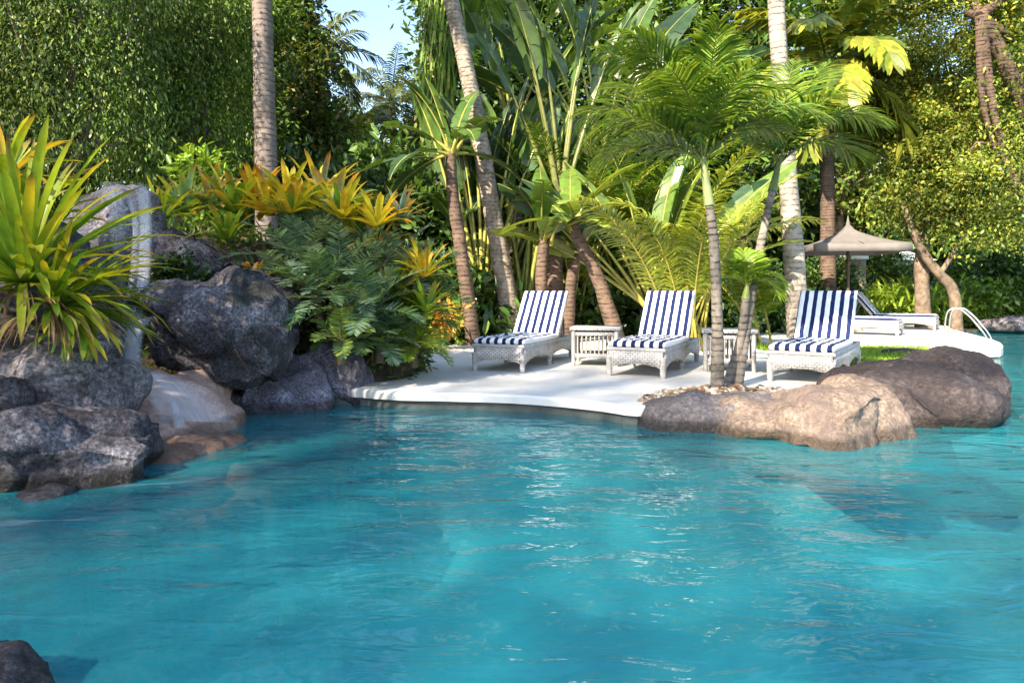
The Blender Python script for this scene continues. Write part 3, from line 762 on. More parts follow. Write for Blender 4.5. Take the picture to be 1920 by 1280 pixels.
B = MB()
film(B, [(246, 698, 36, 1.0), (276, 706, 52, 1.0), (312, 726, 60, .8), (345, 755, 66, .65), (372, 792, 70, .75)])
B.build('thin_sheet', M['foam'], wf, og)
B = MB()
film(B, [(300, 722, 14, .2), (318, 745, 8, .4), (328, 775, 8, .75), (336, 806, 13, .9)], 7, 18, .02)
B.build('rivulet', M['foam'], wf, og); B = MB()
film(B, [(262, 716, 10, .2), (285, 745, 10, .4), (300, 780, 10, .3), (308, 806, 14, .3)], 7, 18, .02)
B.build('rivulet', M['foam'], wf, og)
B = MB()
fz = lambda *p: [gp(x, y, .008) for x, y in p]
ribbon(B, fz((322, 800), (345, 815), (385, 826), (440, 832), (500, 830)), [.05, .07, .07, .05, .03], [.8, 1, .7, .4, .1], 22, 7, 0); B.build('foam', M['foam'], wf, og)
B = MB(); ribbon(B, fz((330, 802), (380, 796), (430, 786), (480, 780)), [.05, .06, .06, .03], [.8, .6, .5, .1], 18, 7, 0); B.build('foam', M['foam'], wf, og)
B = MB(); ribbon(B, fz((200, 915), (260, 908), (330, 905), (420, 890)), [.05, .10, .12, .05], [.1, .35, .3, .05], 18, 7, 0); B.build('foam', M['foam'], wf, og)
B = MB(); ribbon(B, fz((0, 985), (60, 975), (130, 975), (220, 965)), [.08, .12, .12, .05], [.35, .4, .3, .05], 18, 7, 0); B.build('foam', M['foam'], wf, og)



# ------------------------------------------------------------------ plants
def strap_leaf(B, base, az, el, L, W, droop, c0, c1, seg=9, tipw=.35, vee=.35, tipend=.6):
    """arching channelled strap leaf"""
    t = np.linspace(0, 1, seg)
    e = el - droop * t ** 1.6
    step = L / (seg - 1)
    d = np.c_[np.cos(e) * math.cos(az), np.cos(e) * math.sin(az), np.sin(e)]
    C = np.asarray(base, float) + np.vstack([[0, 0, 0], np.cumsum(d[:-1] * step, 0)])
    S = np.array([-math.sin(az), math.cos(az), 0]); U = np.cross(d, S) * -1
    U = np.where(U[:, 2:3] < 0, -U, U)
    w = W / 2 * np.interp(t, [0, .15, .6, .88, 1], [.75, .8, 1, .7, .04])
    V = np.stack([C + S * w[:, None] + U * (w * vee)[:, None], C, C - S * w[:, None] + U * (w * vee)[:, None]], 1)
    col = np.array([np.asarray(c0) * (1 - s) + np.asarray(c1) * s for s in np.clip((t - (1 - tipend)) / tipend, 0, 1) ** 1.3])
    if rng.random() < .55: col[-1] = (.16, .09, .04); col[-2] = col[-2] * .6 + np.array([.16, .09, .04]) * .4   # dried tip
    i = np.arange(seg - 1)[:, None] * 3; j = np.arange(2)[None]
    B.add(V.reshape(-1, 3), [np.stack([i + j, i + j + 1, i + j + 4, i + j + 3], -1).reshape(-1, 4)], np.repeat(col, 3, 0))


BRO_G = [(.15, .26, .02), (.24, .34, .03), (.10, .20, .02)]
BRO_Y = [(.50, .42, .03), (.42, .40, .03), (.58, .36, .03)]
BRO_O = [(.58, .22, .025), (.50, .14, .02), (.62, .32, .03)]
BRO_B = [(.16, .26, .20), (.22, .30, .24), (.12, .2, .14)]


def bromeliad(base, L, W, label, n=26, tips=BRO_Y, greens=BRO_G, up=1.25, spread=1.1, az0=None, dry=0, group='bromeliads on the rock garden', seed_az=0.0, azr=None, stem=0.0):
    o = thing('bromeliad', base, label, 'plant', group)
    B = MB(); top = np.asarray(base, float) + [0, 0, stem]
    for k in range(n):
        u = (k + .5) / n
        az = seed_az + k * 2.399 + rng.normal(0, .12)
        if azr is not None: az = azr[0] + (azr[1] - azr[0]) * rng.random()
        el = up - u ** .9 * spread + rng.normal(0, .08)
        c0 = pick(greens, 1)[0]; c1 = pick(tips, 1)[0] if rng.random() < .85 else c0 * 1.3
        off = np.array([math.cos(az), math.sin(az), 0]) * W * .35
        strap_leaf(B, top + off, az, el, L * rng.uniform(.75, 1.08) * (1 - .1 * u), W * rng.uniform(.8, 1.15), rng.uniform(.35, 1.0) * (.6 + .7 * u), c0, c1, tipend=rng.uniform(.35, .8))
    B.build('rosette', M['strap'], o, base)
    if stem:
        B = MB(); tube(B, [np.asarray(base), np.asarray(base) + [0, 0, stem + .05]], [.05, .04], 8, (.10, .06, .04)); B.build('stem', M['stalk'], o, base)
    if dry:
        B = MB()
        for k in range(dry):
            az = rng.uniform(-2.6, .5) if azr is None else rng.uniform(-1.9, -.1)
            c = pick([(.20, .11, .065), (.28, .18, .10), (.14, .075, .05), (.34, .30, .08)], 1)[0]
            off = np.array([math.cos(az), math.sin(az), 0]) * rng.uniform(.05, .32)
            strap_leaf(B, top + off + [0, 0, -.05], az, rng.uniform(-.5, .1), L * rng.uniform(.3, .62), W * rng.uniform(.1, .4), rng.uniform(.9, 1.5), c, c * .9)
        B.build('dry_leaves', M['dry'], o, base)
    return o


# the big clump on the left rocks
bromeliad(at(45, 530, 4.2), .98, .056, 'huge yellow green bromeliad on the left rocks beside the waterfall', 115, BRO_Y + BRO_O[:1] + [(.30, .36, .03)] * 3, BRO_G + LIM + [(.34, .40, .03)], 1.35, 1.45, dry=70)
bromeliad(at(95, 575, 4.1), .72, .044, 'yellow tipped bromeliad leaning over the waterfall from the big clump', 60, BRO_Y + BRO_O[:1], BRO_G + [(.34, .40, .03)], .95, 1.2, azr=(-1.3, .9), dry=40)
bromeliad(at(10, 335, 4.5), .52, .055, 'orange bromeliad high at the left edge above the big clump', 24, BRO_O + BRO_Y, BRO_Y + BRO_G, 1.35, 1.1)
bromeliad(at(165, 585, 4.15), .40, .05, 'green strappy bromeliad hanging down beside the foot of the waterfall', 16, BRO_G, LIM, -.2, .6, azr=(-2.3, -.8))
bromeliad(at(20, 450, 4.6), .75, .08, 'green and orange bromeliad behind the big clump at the left edge', 26, BRO_O + BRO_Y, BRO_G, 1.4, .9)
# the row on the mound
for px, py, Y, L, W, tp, gr, lb in (
        (345, 400, 7.2, .52, .075, BRO_Y, BRO_B + BRO_G, 'grey green bromeliad with blue leaves right of the waterfall rock'),
        (395, 395, 7.4, .55, .075, BRO_O, BRO_B, 'blue leaved bromeliad with rusty tips left of the ringed palm trunk'),
        (440, 400, 7.3, .58, .085, BRO_O + BRO_Y, BRO_G, 'orange bromeliad with upright leaves just left of the ringed palm trunk'),
        (505, 405, 7.2, .52, .085, BRO_O + BRO_Y, BRO_Y, 'golden bromeliad directly in front of the ringed palm trunk'),
        (570, 410, 7.1, .60, .09, BRO_Y, BRO_G + BRO_Y, 'tall yellow bromeliad right of the ringed palm trunk'),
        (625, 405, 7.2, .60, .085, BRO_O + BRO_Y, BRO_B + BRO_G, 'orange and grey green bromeliad at the right end of the row'),
        (425, 450, 6.8, .40, .06, BRO_Y, BRO_G, 'small yellow green bromeliad low beside the dark rock'),
        (470, 530, 6.4, .26, .05, BRO_O, [(.20, .22, .03), (.16, .10, .05)], 'little reddish bromeliad on top of the lichened boulder'),
        (700, 470, 6.9, .48, .07, BRO_O, BRO_Y + BRO_B, 'orange bromeliad between the blue cycads'),
        (735, 560, 6.7, .45, .065, BRO_O + BRO_Y, BRO_G, 'orange tipped bromeliad low among the cycads by the deck'),
        (480, 385, 7.6, .58, .075, BRO_O, BRO_Y, 'rusty orange bromeliad half hidden behind the ringed palm trunk'),
        (540, 385, 7.5, .60, .075, BRO_Y, BRO_G + BRO_Y, 'upright yellow bromeliad behind the golden one'),
        (600, 380, 7.6, .62, .075, BRO_O + BRO_Y, BRO_Y + BRO_B, 'upright orange bromeliad at the back right of the row'),
        (665, 440, 6.9, .50, .065, BRO_O, BRO_Y + BRO_G, 'orange green bromeliad rising through the cycads'),
        (705, 425, 6.55, .44, .06, BRO_O + BRO_Y, BRO_Y, 'golden orange bromeliad standing clear above the cycads'),
        (750, 415, 6.8, .36, .05, BRO_O, BRO_Y + BRO_B, 'small orange bromeliad next to the reddish banana stem'),
        (795, 520, 6.5, .42, .05, BRO_O + BRO_Y, BRO_Y, 'orange yellow bromeliad at the outer edge of the cycads'),
        (800, 585, 6.6, .40, .05, BRO_Y, LIM, 'yellow bromeliad above the deck corner'),
        (640, 410, 6.7, .46, .065, BRO_Y, BRO_Y + BRO_G, 'yellow bromeliad just above the silvery cycad'),
        (545, 400, 6.8, .46, .065, BRO_Y + BRO_O, BRO_Y + BRO_G, 'yellow green bromeliad just above the dark blue green cycad'),
        (300, 415, 6.9, .46, .055, BRO_Y, BRO_G, 'flat green bromeliad right beside the waterfall rock'),
        (660, 600, 6.3, .34, .055, [(.2, .28, .1)], BRO_B, 'grey green bromeliad above the squarish boulder'),
):
    bromeliad(at(px, py, Y), L, W, lb, 24, tp, gr, 1.35, 1.05, seed_az=rng.uniform(0, 6))


# ---- fronds
def frond(B, base, az, el, L, droop, nl, ll, lw, cols, vee=.35, fwd=.5, hang=.35, start=.15, rach=.012, rcol=(.20, .24, .06), power=1.4, twist=0.0, prof=None, tipcol=None):
    m = 18; t = np.linspace(0, 1, m)
    e = el - droop * t ** power
    d = np.c_[np.cos(e) * math.cos(az), np.cos(e) * math.sin(az), np.sin(e)]
    C = np.asarray(base, float) + np.vstack([[0, 0, 0], np.cumsum(d[:-1] * L / (m - 1), 0)])
    tube(B, C, rach * (1.15 - t), 5, rcol, cap=False)
    tt = np.repeat(np.linspace(start, .995, nl), 2) + rng.normal(0, .004, nl * 2)
    tt = np.clip(tt, start, 1); sg = np.tile([1, -1], nl)
    k = nl * 2
    P = np.stack([np.interp(tt, t, C[:, i]) for i in range(3)], 1)
    T = nrm(np.stack([np.interp(tt, t, d[:, i]) for i in range(3)], 1))
    S0 = np.array([-math.sin(az), math.cos(az), 0.]); U0 = nrm(np.cross(T, S0)); U0 = np.where((np.cross(S0, T) @ np.array([0, 0, 1.]))[:, None] > -9, np.cross(T, S0), U0)
    U0 = nrm(U0)
    sgnU = np.sign(U0[:, 2:3] + 1e-9); U0 = U0 * sgnU
    S = S0 * math.cos(twist) + U0 * math.sin(twist); U = nrm(np.cross(T, S)); U = U * np.sign(np.sum(U * U0, 1, keepdims=True) + 1e-9)
    f = (fwd + .9 * ((tt - start) / (1 - start)) ** 3)[:, None] + rng.normal(0, .06, (k, 1))
    v = (vee + rng.normal(0, .12, k))[:, None]
    D = nrm(T * f + S * sg[:, None] * np.cos(v) + U * np.sin(v))
    uu = (tt - start) / (1 - start)
    pr = np.interp(uu, *(prof or ([0, .15, .45, .75, 1], [.55, .85, 1, .8, .35])))
    l = (ll * pr * rng.uniform(.88, 1.08, k))[:, None]
    g = np.array([0, 0, -1.])
    Wd = nrm(np.cross(D, nrm(np.cross(D, T) + 1e-6))) * (lw / 2 * np.minimum(1, pr + .25))[:, None]
    p1 = P + D * l * .45 + g * l * hang * .18; p2 = P + D * l * .8 + g * l * hang * .62; p3 = P + D * l + g * l * hang * 1.0
    V = np.stack([P - Wd * .35, P + Wd * .35, p1 - Wd, p1 + Wd, p2 - Wd * .75, p2 + Wd * .75, p3], 1)
    b = np.arange(k)[:, None] * 7
    col = pick(cols, k)
    cv = np.repeat(col[:, None], 7, 1)
    if tipcol is not None: cv[:, 6] = tipcol
    B.add(V.reshape(-1, 3), [np.concatenate([b + [0, 1, 3, 2], b + [2, 3, 5, 4]]), b + [4, 5, 6]], cv.reshape(-1, 3))


def palm(name, label, base, path, rad, tmat, fr, mat=None, group=None, shaft=None, cat='palm tree'):
    """path: trunk centre line; fr: list of dicts for the fronds; shaft: (length, radius, colour) of the green crownshaft"""
    base = np.asarray(base, float)
    o = thing(name, base, label, cat, group)
    C = spline(path, 26); r = np.interp(np.linspace(0, 1, 26), np.linspace(0, 1, len(rad)), rad)
    B = MB(); tube(B, C, r, 14, jit=.03); B.build('trunk', tmat, o, base)
    top = C[-1]
    if shaft:
        B = MB(); T = nrm(C[-1] - C[-3]); q = np.linspace(0, 1, 8)[:, None]
        tube(B, top + T * q * shaft[0], shaft[1] * np.interp(q[:, 0], [0, .25, 1], [1.15, 1, .55]), 10, shaft[2], col2=np.asarray(shaft[2]) * .8)
        B.build('crownshaft', M['stalk'], o, base); top = top + T * shaft[0] * .92
    for k in fr:
        k = dict(k); k.setdefault('base', top); B = MB(); frond(B, **k); B.build('frond', mat or M['frond'], o, base)
    return o, top


def ring_fronds(n, el, L, droop, az0=0.0, **kw):
    out = []
    for i in range(n):
        u = i / n
        out.append(dict(az=az0 + i * 2.399 + rng.normal(0, .15), el=el[0] + (el[1] - el[0]) * u + rng.normal(0, .06), L=L * rng.uniform(.85, 1.1), droop=droop * rng.uniform(.8, 1.25), **kw))
    return out


PG = [(.06, .13, .015), (.10, .19, .02), (.16, .25, .03), (.22, .28, .03)]
PY = [(.26, .30, .03), (.36, .36, .04), (.20, .26, .03)]

# three slim palms standing in the gravel bed
b1 = gp(1345, 728, .16)
Y1 = b1[1]
kw = dict(nl=52, ll=.50, lw=.024, cols=PG, hang=.45, fwd=.65, rach=.012, start=.12)
fr = []
for az, el, L, dr, tw in ((2.9, .95, 1.25, 1.35, .2), (2.5, 1.15, 1.3, 1.1, 0), (3.5, .75, 1.2, 1.5, .3), (1.9, 1.3, 1.3, .9, .2), (-2.2, 1.2, 1.15, 1.5, .3), (.4, 1.15, 1.25, 1.2, 0), (-.5, .95, 1.1, 1.6, .2), (1.0, 1.3, 1.35, .9, .1), (-1.2, 1.25, 1.05, 1.3, 0), (3.2, 1.3, 1.35, .8, .3), (.1, .9, .8, 1.3, 0), (-2.8, 1.35, 1.3, .9, .2), (2.2, 1.4, 1.4, .6, .3), (.9, 1.42, 1.4, .6, .2), (2.8, 1.25, 1.5, 1.0, .4), (-1.6, 1.4, 1.2, .8, .1), (3.3, .5, 1.0, 1.3, .2)):
    fr.append(dict(az=az, el=el, L=L, droop=dr, twist=tw, **kw))
palm('slim_palm', 'slim palm with a dark straight trunk and pale green neck, nearest the ledge', b1, [b1, at(1345, 600, Y1), at(1338, 450, Y1), at(1330, 385, Y1)], [.062, .048, .043, .036],
     M['palmthin'], fr, shaft=(.42, .042, (.22, .27, .12)), group='slim palms in the gravel bed')
b2 = gp(1383, 722, .16); Y2 = b2[1]
fr = []
for az, el, L, dr, tw in ((.15, 1.0, 1.2, 1.5, 0), (.6, 1.2, 1.2, 1.1, .2), (-.3, 1.05, 1.1, 1.7, .2), (1.3, 1.3, 1.2, .9, 0), (2.4, 1.3, 1.15, 1.1, .2), (3.1, 1.2, 1.0, 1.3, .3), (-1.0, 1.2, 1.0, 1.5, 0), (.3, 1.35, 1.25, .8, .3), (.1, .8, .85, 1.6, 0), (.9, 1.4, 1.3, .7, .2), (2.0, 1.42, 1.25, .6, .2)):
    fr.append(dict(az=az, el=el, L=L, droop=dr, twist=tw, **kw))
palm('slim_palm', 'slim palm with a curved trunk leaning towards the parasol', b2, [b2, at(1402, 600, Y2 + .1), at(1422, 480, Y2 + .2), at(1448, 360, Y2 + .3)], [.05, .042, .04, .034],
     M['palmthin'], fr, shaft=(.30, .04, (.13, .17, .06)), group='slim palms in the gravel bed')
b3 = gp(1372, 724, .16) + [0, .12, 0]; Y3 = b3[1]
kw3 = dict(nl=26, ll=.22, lw=.022, cols=LIM, hang=.3, fwd=.6, rach=.007, start=.12)
fr = [dict(az=a, el=e, L=l, droop=d, **kw3) for a, e, l, d in ((3.0, 1.2, .34, .9), (2.2, 1.35, .36, .6), (.2, 1.15, .36, .9), (.8, 1.35, .36, .6), (-.5, .9, .40, 2.2), (-1.6, 1.2, .30, 1.0), (-2.6, 1.2, .34, 1.0), (.0, .7, .36, 2.4), (1.5, 1.4, .36, .4), (2.9, .8, .3, 1.6))]
palm('slim_palm', 'short young palm with bright lime fronds between the two slim palms', b3, [b3, at(1388, 640, Y3), at(1398, 560, Y3)], [.05, .04, .035], M['palmthin'], fr, shaft=(.12, .035, (.25, .3, .08)), group='slim palms in the gravel bed')

# big palms
bl = at(500, 470, 11.0); bl[2] = .05
kwb = dict(nl=60, ll=.75, lw=.05, cols=PG, hang=.45, fwd=.5, rach=.03)
palm('royal_palm', 'straight ringed grey palm trunk behind the bromeliad row', bl, [bl, at(499, 335, 11), at(495, 150, 11), at(490, -60, 11), at(489, -260, 11)], [.20, .172, .165, .15, .13], M['palmgrey'],
     ring_fronds(14, (1.2, .1), 3.0, 1.3, **kwb), shaft=(1.0, .14, (.16, .22, .06)), group='tall palms around the deck')
bl = at(1498, 625, 13.0); bl[2] = .05
palm('royal_palm', 'thick whitish trunk with dark rings behind the third lounger', bl, [bl, at(1490, 500, 13), at(1477, 330, 13), at(1458, 60, 13), at(1452, -90, 13), at(1448, -280, 13)], [.215, .19, .165, .155, .15, .13], M['palmwhite'],
     ring_fronds(14, (1.2, .1), 3.2, 1.3, **kwb), shaft=(1.1, .16, (.2, .26, .08)), group='tall palms around the deck')
bl = at(962, 618, 12.4); bl[2] = .05
palm('coconut_palm', 'grey mottled coconut palm leaning left behind the first lounger', bl, [bl, at(945, 520, 12.4), at(915, 350, 12.3), at(885, 180, 12.2), at(846, 0, 12.1), at(800, -200, 12)], [.22, .17, .15, .145, .135, .12], M['palmlean'],
     ring_fronds(14, (1.2, -.2), 3.2, 1.4, **kwb), group='tall palms around the deck')
bl = at(1553, 600, 17.5); bl[2] = .05
palm('fishtail_palm', 'golden sunlit palm with broad ragged leaflets and a brown trunk behind the taupe parasol', bl, [bl, at(1552, 400, 17.5), at(1550, 120, 17.5)], [.2, .18, .15], M['palmbrown'],
     ring_fronds(22, (1.25, -.8), 3.0, 1.2, nl=26, ll=.8, lw=.20, cols=GLD + PY, hang=.6, fwd=.7, rach=.03))
# far coconut palms against the sky
for (px, py, Y, L, lb) in ((735, 190, 25, 2.5, 'distant coconut palm crown in the middle of the sky gap'), (655, 255, 27, 2.3, 'distant coconut palm low at the left of the sky gap'), (600, 110, 21, 2.0, 'distant coconut palm with dark fronds beside the tall bushy tree'), (775, 260, 22, 2.0, 'distant coconut palm low beside the vine covered trunk')):
    b = at(px + 5, 600, Y); b[2] = .05
    palm('coconut_palm', lb, b, [b, at(px + 8, 420, Y), at(px, py, Y)], [.2, .15, .12], M['palmlean'],
         ring_fronds(18, (1.35, -.5), L, 1.3, nl=34, ll=.6, lw=.06, cols=[(.05, .085, .03), (.09, .13, .045), (.16, .17, .06)], hang=.6, fwd=.5, rach=.03), group='distant coconut palms')

# golden clumping palm behind the slim ones
def clump_palm(name, label, base, n, L, cols, az, el, droop, ll=.5, lw=.035, nl=44, group=None, stems=True):
    o = thing(name, base, label, 'palm', group)
    for i in range(n):
        u = i / max(1, n - 1)
        B = MB(); a = az[0] + (az[1] - az[0]) * u + rng.normal(0, .1)
        frond(B, np.asarray(base) + rng.normal(0, .12, 3) * [1, 1, 0], a, rng.uniform(*el), L * rng.uniform(.75, 1.15), droop * rng.uniform(.7, 1.3), nl, ll, lw, cols, hang=.4, fwd=.6, start=.35, rach=.02, rcol=(.40, .36, .08), power=1.8, twist=rng.uniform(-.3, .3))
        B.build('frond', M['frond'], o, base)
    return o


c = at(1290, 600, 10.2); c[2] = .1
clump_palm('areca_palm', 'yellow green clumping palm behind the second lounger and slim palms', c, 17, 2.9, PY + PG[2:], (-3.6, .6), (1.15, 1.5), 1.1)
c = at(1420, 600, 11.5); c[2] = .1
clump_palm('areca_palm', 'green clumping palm in front of the thick whitish trunk', c, 9, 2.0, PG + PY[:1], (2.4, 4.2), (1.1, 1.5), 1.2)
c = at(1180, 590, 14.5); c[2] = .1
clump_palm('areca_palm', 'dark clumping palm deep between the banana and golden palms', c, 22, 4.6, PG[:3], (-3.4, .4), (1.15, 1.5), .9, .7, .05)

c = at(1075, 590, 13.6); c[2] = .1
clump_palm('areca_palm', 'tall green clumping palm rising behind the wicker table', c, 18, 4.3, PG, (-3.5, .5), (1.3, 1.53), .75, .6, .04)


# ---- paddle leaved plants
def paddle(B, base, az, el, stalk, L, W, droop, cols, side=None, tear=.5, scol=(.32, .34, .08), sr=.03, flat=1.0):
    """long stalk and a torn paddle blade. side: horizontal direction of blade width"""
    m = 9; t = np.linspace(0, 1, m)
    e = el - droop * .25 * t
    d = np.c_[np.cos(e) * math.cos(az), np.cos(e) * math.sin(az), np.sin(e)]
    C = np.asarray(base, float) + np.vstack([[0, 0, 0], np.cumsum(d[:-1] * stalk / (m - 1), 0)])
    tube(B, C, np.interp(t, [0, 1], [sr, sr * .45]), 6, scol, cap=False)
    k = 13; t2 = np.linspace(0, 1, k); e2 = e[-1] - droop * t2 ** 1.2
    d2 = np.c_[np.cos(e2) * math.cos(az), np.cos(e2) * math.sin(az), np.sin(e2)]
    C2 = C[-1] + np.vstack([[0, 0, 0], np.cumsum(d2[:-1] * L / (k - 1), 0)])
    tube(B, C2, np.interp(t2, [0, 1], [sr * .45, .004]), 5, scol, cap=False)
    S = nrm(np.array(side if side is not None else [-math.sin(az), math.cos(az), 0.]))
    w = W / 2 * np.interp(t2, [0, .08, .3, .65, .9, 1], [.12, .6, 1, .95, .5, .02])
    base_c = pick(cols, 1)[0]
    for sg in (1, -1):
        i = 0
        while i < k - 1:
            j = min(k - 1, i + (1 if rng.random() < tear else 3))
            dz = rng.normal(0, .12) + .25 * flat; hang = rng.uniform(.05, .35)
            idx = np.arange(i, j + 1); U = nrm(np.cross(d2[idx], S)); U = U * np.sign(U[:, 2:3] + 1e-9)
            a = C2[idx]
            gap = np.ones(len(idx)); 
            off = (S * sg + U * dz)
            b = a + off * (w[idx] * .55)[:, None]; c = a + off * (w[idx])[:, None] + np.array([0, 0, -1.]) * (w[idx] * hang)[:, None]
            if len(idx) >= 2:
                c[-1] += (c[-2] - c[-1]) * .12
            V = np.stack([a, b, c], 1).reshape(-1, 3); nn = len(idx)
            q = np.arange(nn - 1)[:, None] * 3; jj = np.arange(2)[None]
            B.add(V, [np.stack([q + jj, q + jj + 1, q + jj + 4, q + jj + 3], -1).reshape(-1, 4)], base_c * rng.uniform(.85, 1.15))
            i = j


RG = [(.05, .10, .025), (.08, .145, .03), (.035, .075, .03)]


def traveller(name, label, base, path, rad, lv, cols, tmat=None, group='paddle leaved plants behind the deck', cat='plant', sr=.035, scol=(.36, .36, .09)):
    """lv: list of (az, el, stalk, L, W, droop)"""
    base = np.asarray(base, float); o = thing(name, base, label, cat, group)
    C = spline(path, 14); B = MB(); tube(B, C, np.interp(np.linspace(0, 1, 14), np.linspace(0, 1, len(rad)), rad) * np.where(np.arange(14) > 12, .45, 1), 10, jit=.05)
    B.build('trunk', tmat or M['palmbrown'], o, base)
    if name == 'banana_plant':
        lv = list(lv) + [(rng.uniform(0, 6.28), rng.uniform(.5, 1.4), .3, rng.uniform(.7, 1.1), .3, rng.uniform(.6, 1.4)) for _ in range(4)]
    for l in lv:
        l = (l[0], l[1], l[2], l[3] * (1.25 if name == 'banana_plant' else 1), l[4] * (1.15 if name == 'banana_plant' else 1), *l[5:])
        B = MB(); paddle(B, C[-1] + [0, 0, -.12] + rng.normal(0, .05, 3), *l[:6], cols, side=l[6] if len(l) > 6 else None, sr=sr * (1.6 if name == 'banana_plant' else 1), scol=scol); B.build('leaf', M['glossy'], o, base)
    return o


def fan(n, spread, stalk, L, W, droop, yaw=0.0):
    out = []
    for i in range(n):
        a = -spread + 2 * spread * i / (n - 1) + rng.normal(0, .05)
        el = math.pi / 2 - abs(a); az = yaw if a > 0 else yaw + math.pi
        sd = rng.normal(0, .6, 3) + np.array([0, -1, .2]) * (1 if rng.random() < .65 else -.2) + np.array([.7, 0, 0])
        out.append((az + rng.normal(0, .15), el, stalk * rng.uniform(.8, 1.1), L * rng.uniform(.8, 1.1), W * rng.uniform(.85, 1.1), droop * rng.uniform(.6, 1.2), sd))
    return out


def gb(px, Y): b = at(px, 600, Y); b[2] = .05; return b


b = gb(1045, 12.6)
traveller('traveller_palm', 'tall traveller palm with a yellow stalk column between the two striped loungers', b, [b, at(1040, 500, 12.6), at(1052, 385, 12.6)], [.17, .14, .15], fan(11, .30, 2.5, 1.7, .55, .35, .2), RG, M['palmbrown'], sr=.05, scol=(.19, .20, .06))
b = gb(935, 13.4)
traveller('traveller_palm', 'dark leaved traveller palm behind the leaning coconut trunk', b, [b, at(938, 560, 13.4)], [.2, .2], fan(13, .32, 2.3, 1.9, .6, .3, -.2), RG, sr=.05, scol=(.34, .36, .08))
b = gb(900, 12.7)
traveller('traveller_palm', 'narrow traveller palm with upright yellow stalks left of the leaning coconut trunk', b, [b, at(903, 575, 12.7)], [.18, .16], fan(12, .22, 2.7, 1.6, .5, .3, .1), RG, sr=.05, scol=(.42, .40, .10))
b = gb(985, 13.0)
traveller('traveller_palm', 'narrow traveller palm with green stalks right of the leaning coconut trunk', b, [b, at(983, 575, 13.0)], [.18, .16], fan(11, .25, 2.5, 1.7, .5, .3, -.1), RG, sr=.05, scol=(.30, .34, .08))
b = gb(1225, 12.2)
traveller('traveller_palm', 'low traveller palm with a fan of yellow stalks behind the second lounger', b, [b, at(1225, 580, 12.2)], [.18, .18], fan(17, .85, 1.7, 1.7, .5, .5, .1), RG + [(.16, .22, .03)], sr=.04, scol=(.42, .40, .10))
b = gb(1130, 15.5)
traveller('traveller_palm', 'tall dark traveller palm deepest in the middle of the grove', b, [b, at(1128, 420, 15.5), at(1125, 300, 15.5)], [.2, .17, .17], fan(13, .85, 2.3, 2.2, .7, .5, 0), RG, sr=.05)
b = gb(960, 16.5)
traveller('traveller_palm', 'tall shaded traveller palm behind the coconut trunk top', b, [b, at(965, 400, 16.5), at(962, 260, 16.5)], [.2, .17, .17], [l for l in fan(14, .8, 2.2, 2.2, .7, .5, 0) if l[1] > 1.15 or abs(l[0]) < 1], RG, sr=.05)
b = gb(890, 11.4)
traveller('banana_plant', 'slim reddish brown stem with drooping paddle leaves left of the leaning trunk', b, [b, at(866, 480, 11.4), at(848, 360, 11.4), at(845, 275, 11.4)], [.13, .105, .10, .085],
          [(3.1, .1, .35, 1.0, .36, .5), (2.7, -.1, .3, 1.0, .36, .8), (.4, .2, .3, .9, .34, .9), (-1.2, .7, .3, .8, .32, 1.4), (1.4, .6, .3, 1.0, .34, .9), (-2.4, .3, .3, .9, .34, 1.3)], RG, sr=.03)
b = gb(1165, 11.2)
traveller('banana_plant', 'leaning brown stem topped by pale torn leaves left of the second lounger', b, [b, at(1125, 530, 11.2), at(1085, 450, 11.2), at(1070, 410, 11.2)], [.14, .115, .10, .085],
          [(3.0, .45, .2, .9, .34, 1.0), (.3, .6, .2, .8, .34, 1.2), (-.6, .4, .2, .8, .32, 1.3), (1.5, 1.2, .3, 1.0, .32, .7), (-1.9, .9, .2, .7, .3, 1.2), (.0, 1.1, .3, 1.0, .34, 1.0)], LTG + MDG[1:], sr=.025)
b = gb(1022, 11.6)
traveller('banana_plant', 'dark upright stem just right of the first lounger backrest', b, [b, at(1015, 520, 11.6), at(1022, 440, 11.6)], [.12, .1, .09], [(3.0, 1.2, .3, 1.0, .3, .7), (.2, 1.1, .3, 1.0, .3, .8), (1.6, 1.3, .3, 1.1, .3, .6), (-1.4, .9, .25, .8, .28, 1.2)], RG, sr=.025)
b = gb(1062, 12.0)
traveller('banana_plant', 'short brown stem leaning right behind the wicker table', b, [b, at(1072, 520, 12), at(1090, 470, 12)], [.12, .1, .09], [(.3, 1.0, .3, .9, .3, .9), (2.8, 1.1, .3, .9, .3, .9), (-1.2, 1.0, .25, .8, .28, 1.2)], RG, sr=.025)
b = gb(905, 12.6)
traveller('banana_plant', 'tan stem leaning left between the two bigger trunks', b, [b, at(885, 530, 12.6), at(862, 440, 12.6)], [.11, .1, .09], [(2.8, .9, .3, .9, .3, .9), (1.2, 1.2, .3, 1.0, .3, .7), (-1.5, .9, .25, .8, .28, 1.2)], RG, M['palmlean'], sr=.025)

# ---- cycads (stiff blue green pinnate fronds)
CY = [(.09, .17, .12), (.16, .25, .18), (.26, .34, .27), (.07, .13, .07)]
CYG = [(.05, .13, .03), (.10, .20, .05), (.14, .22, .06)]


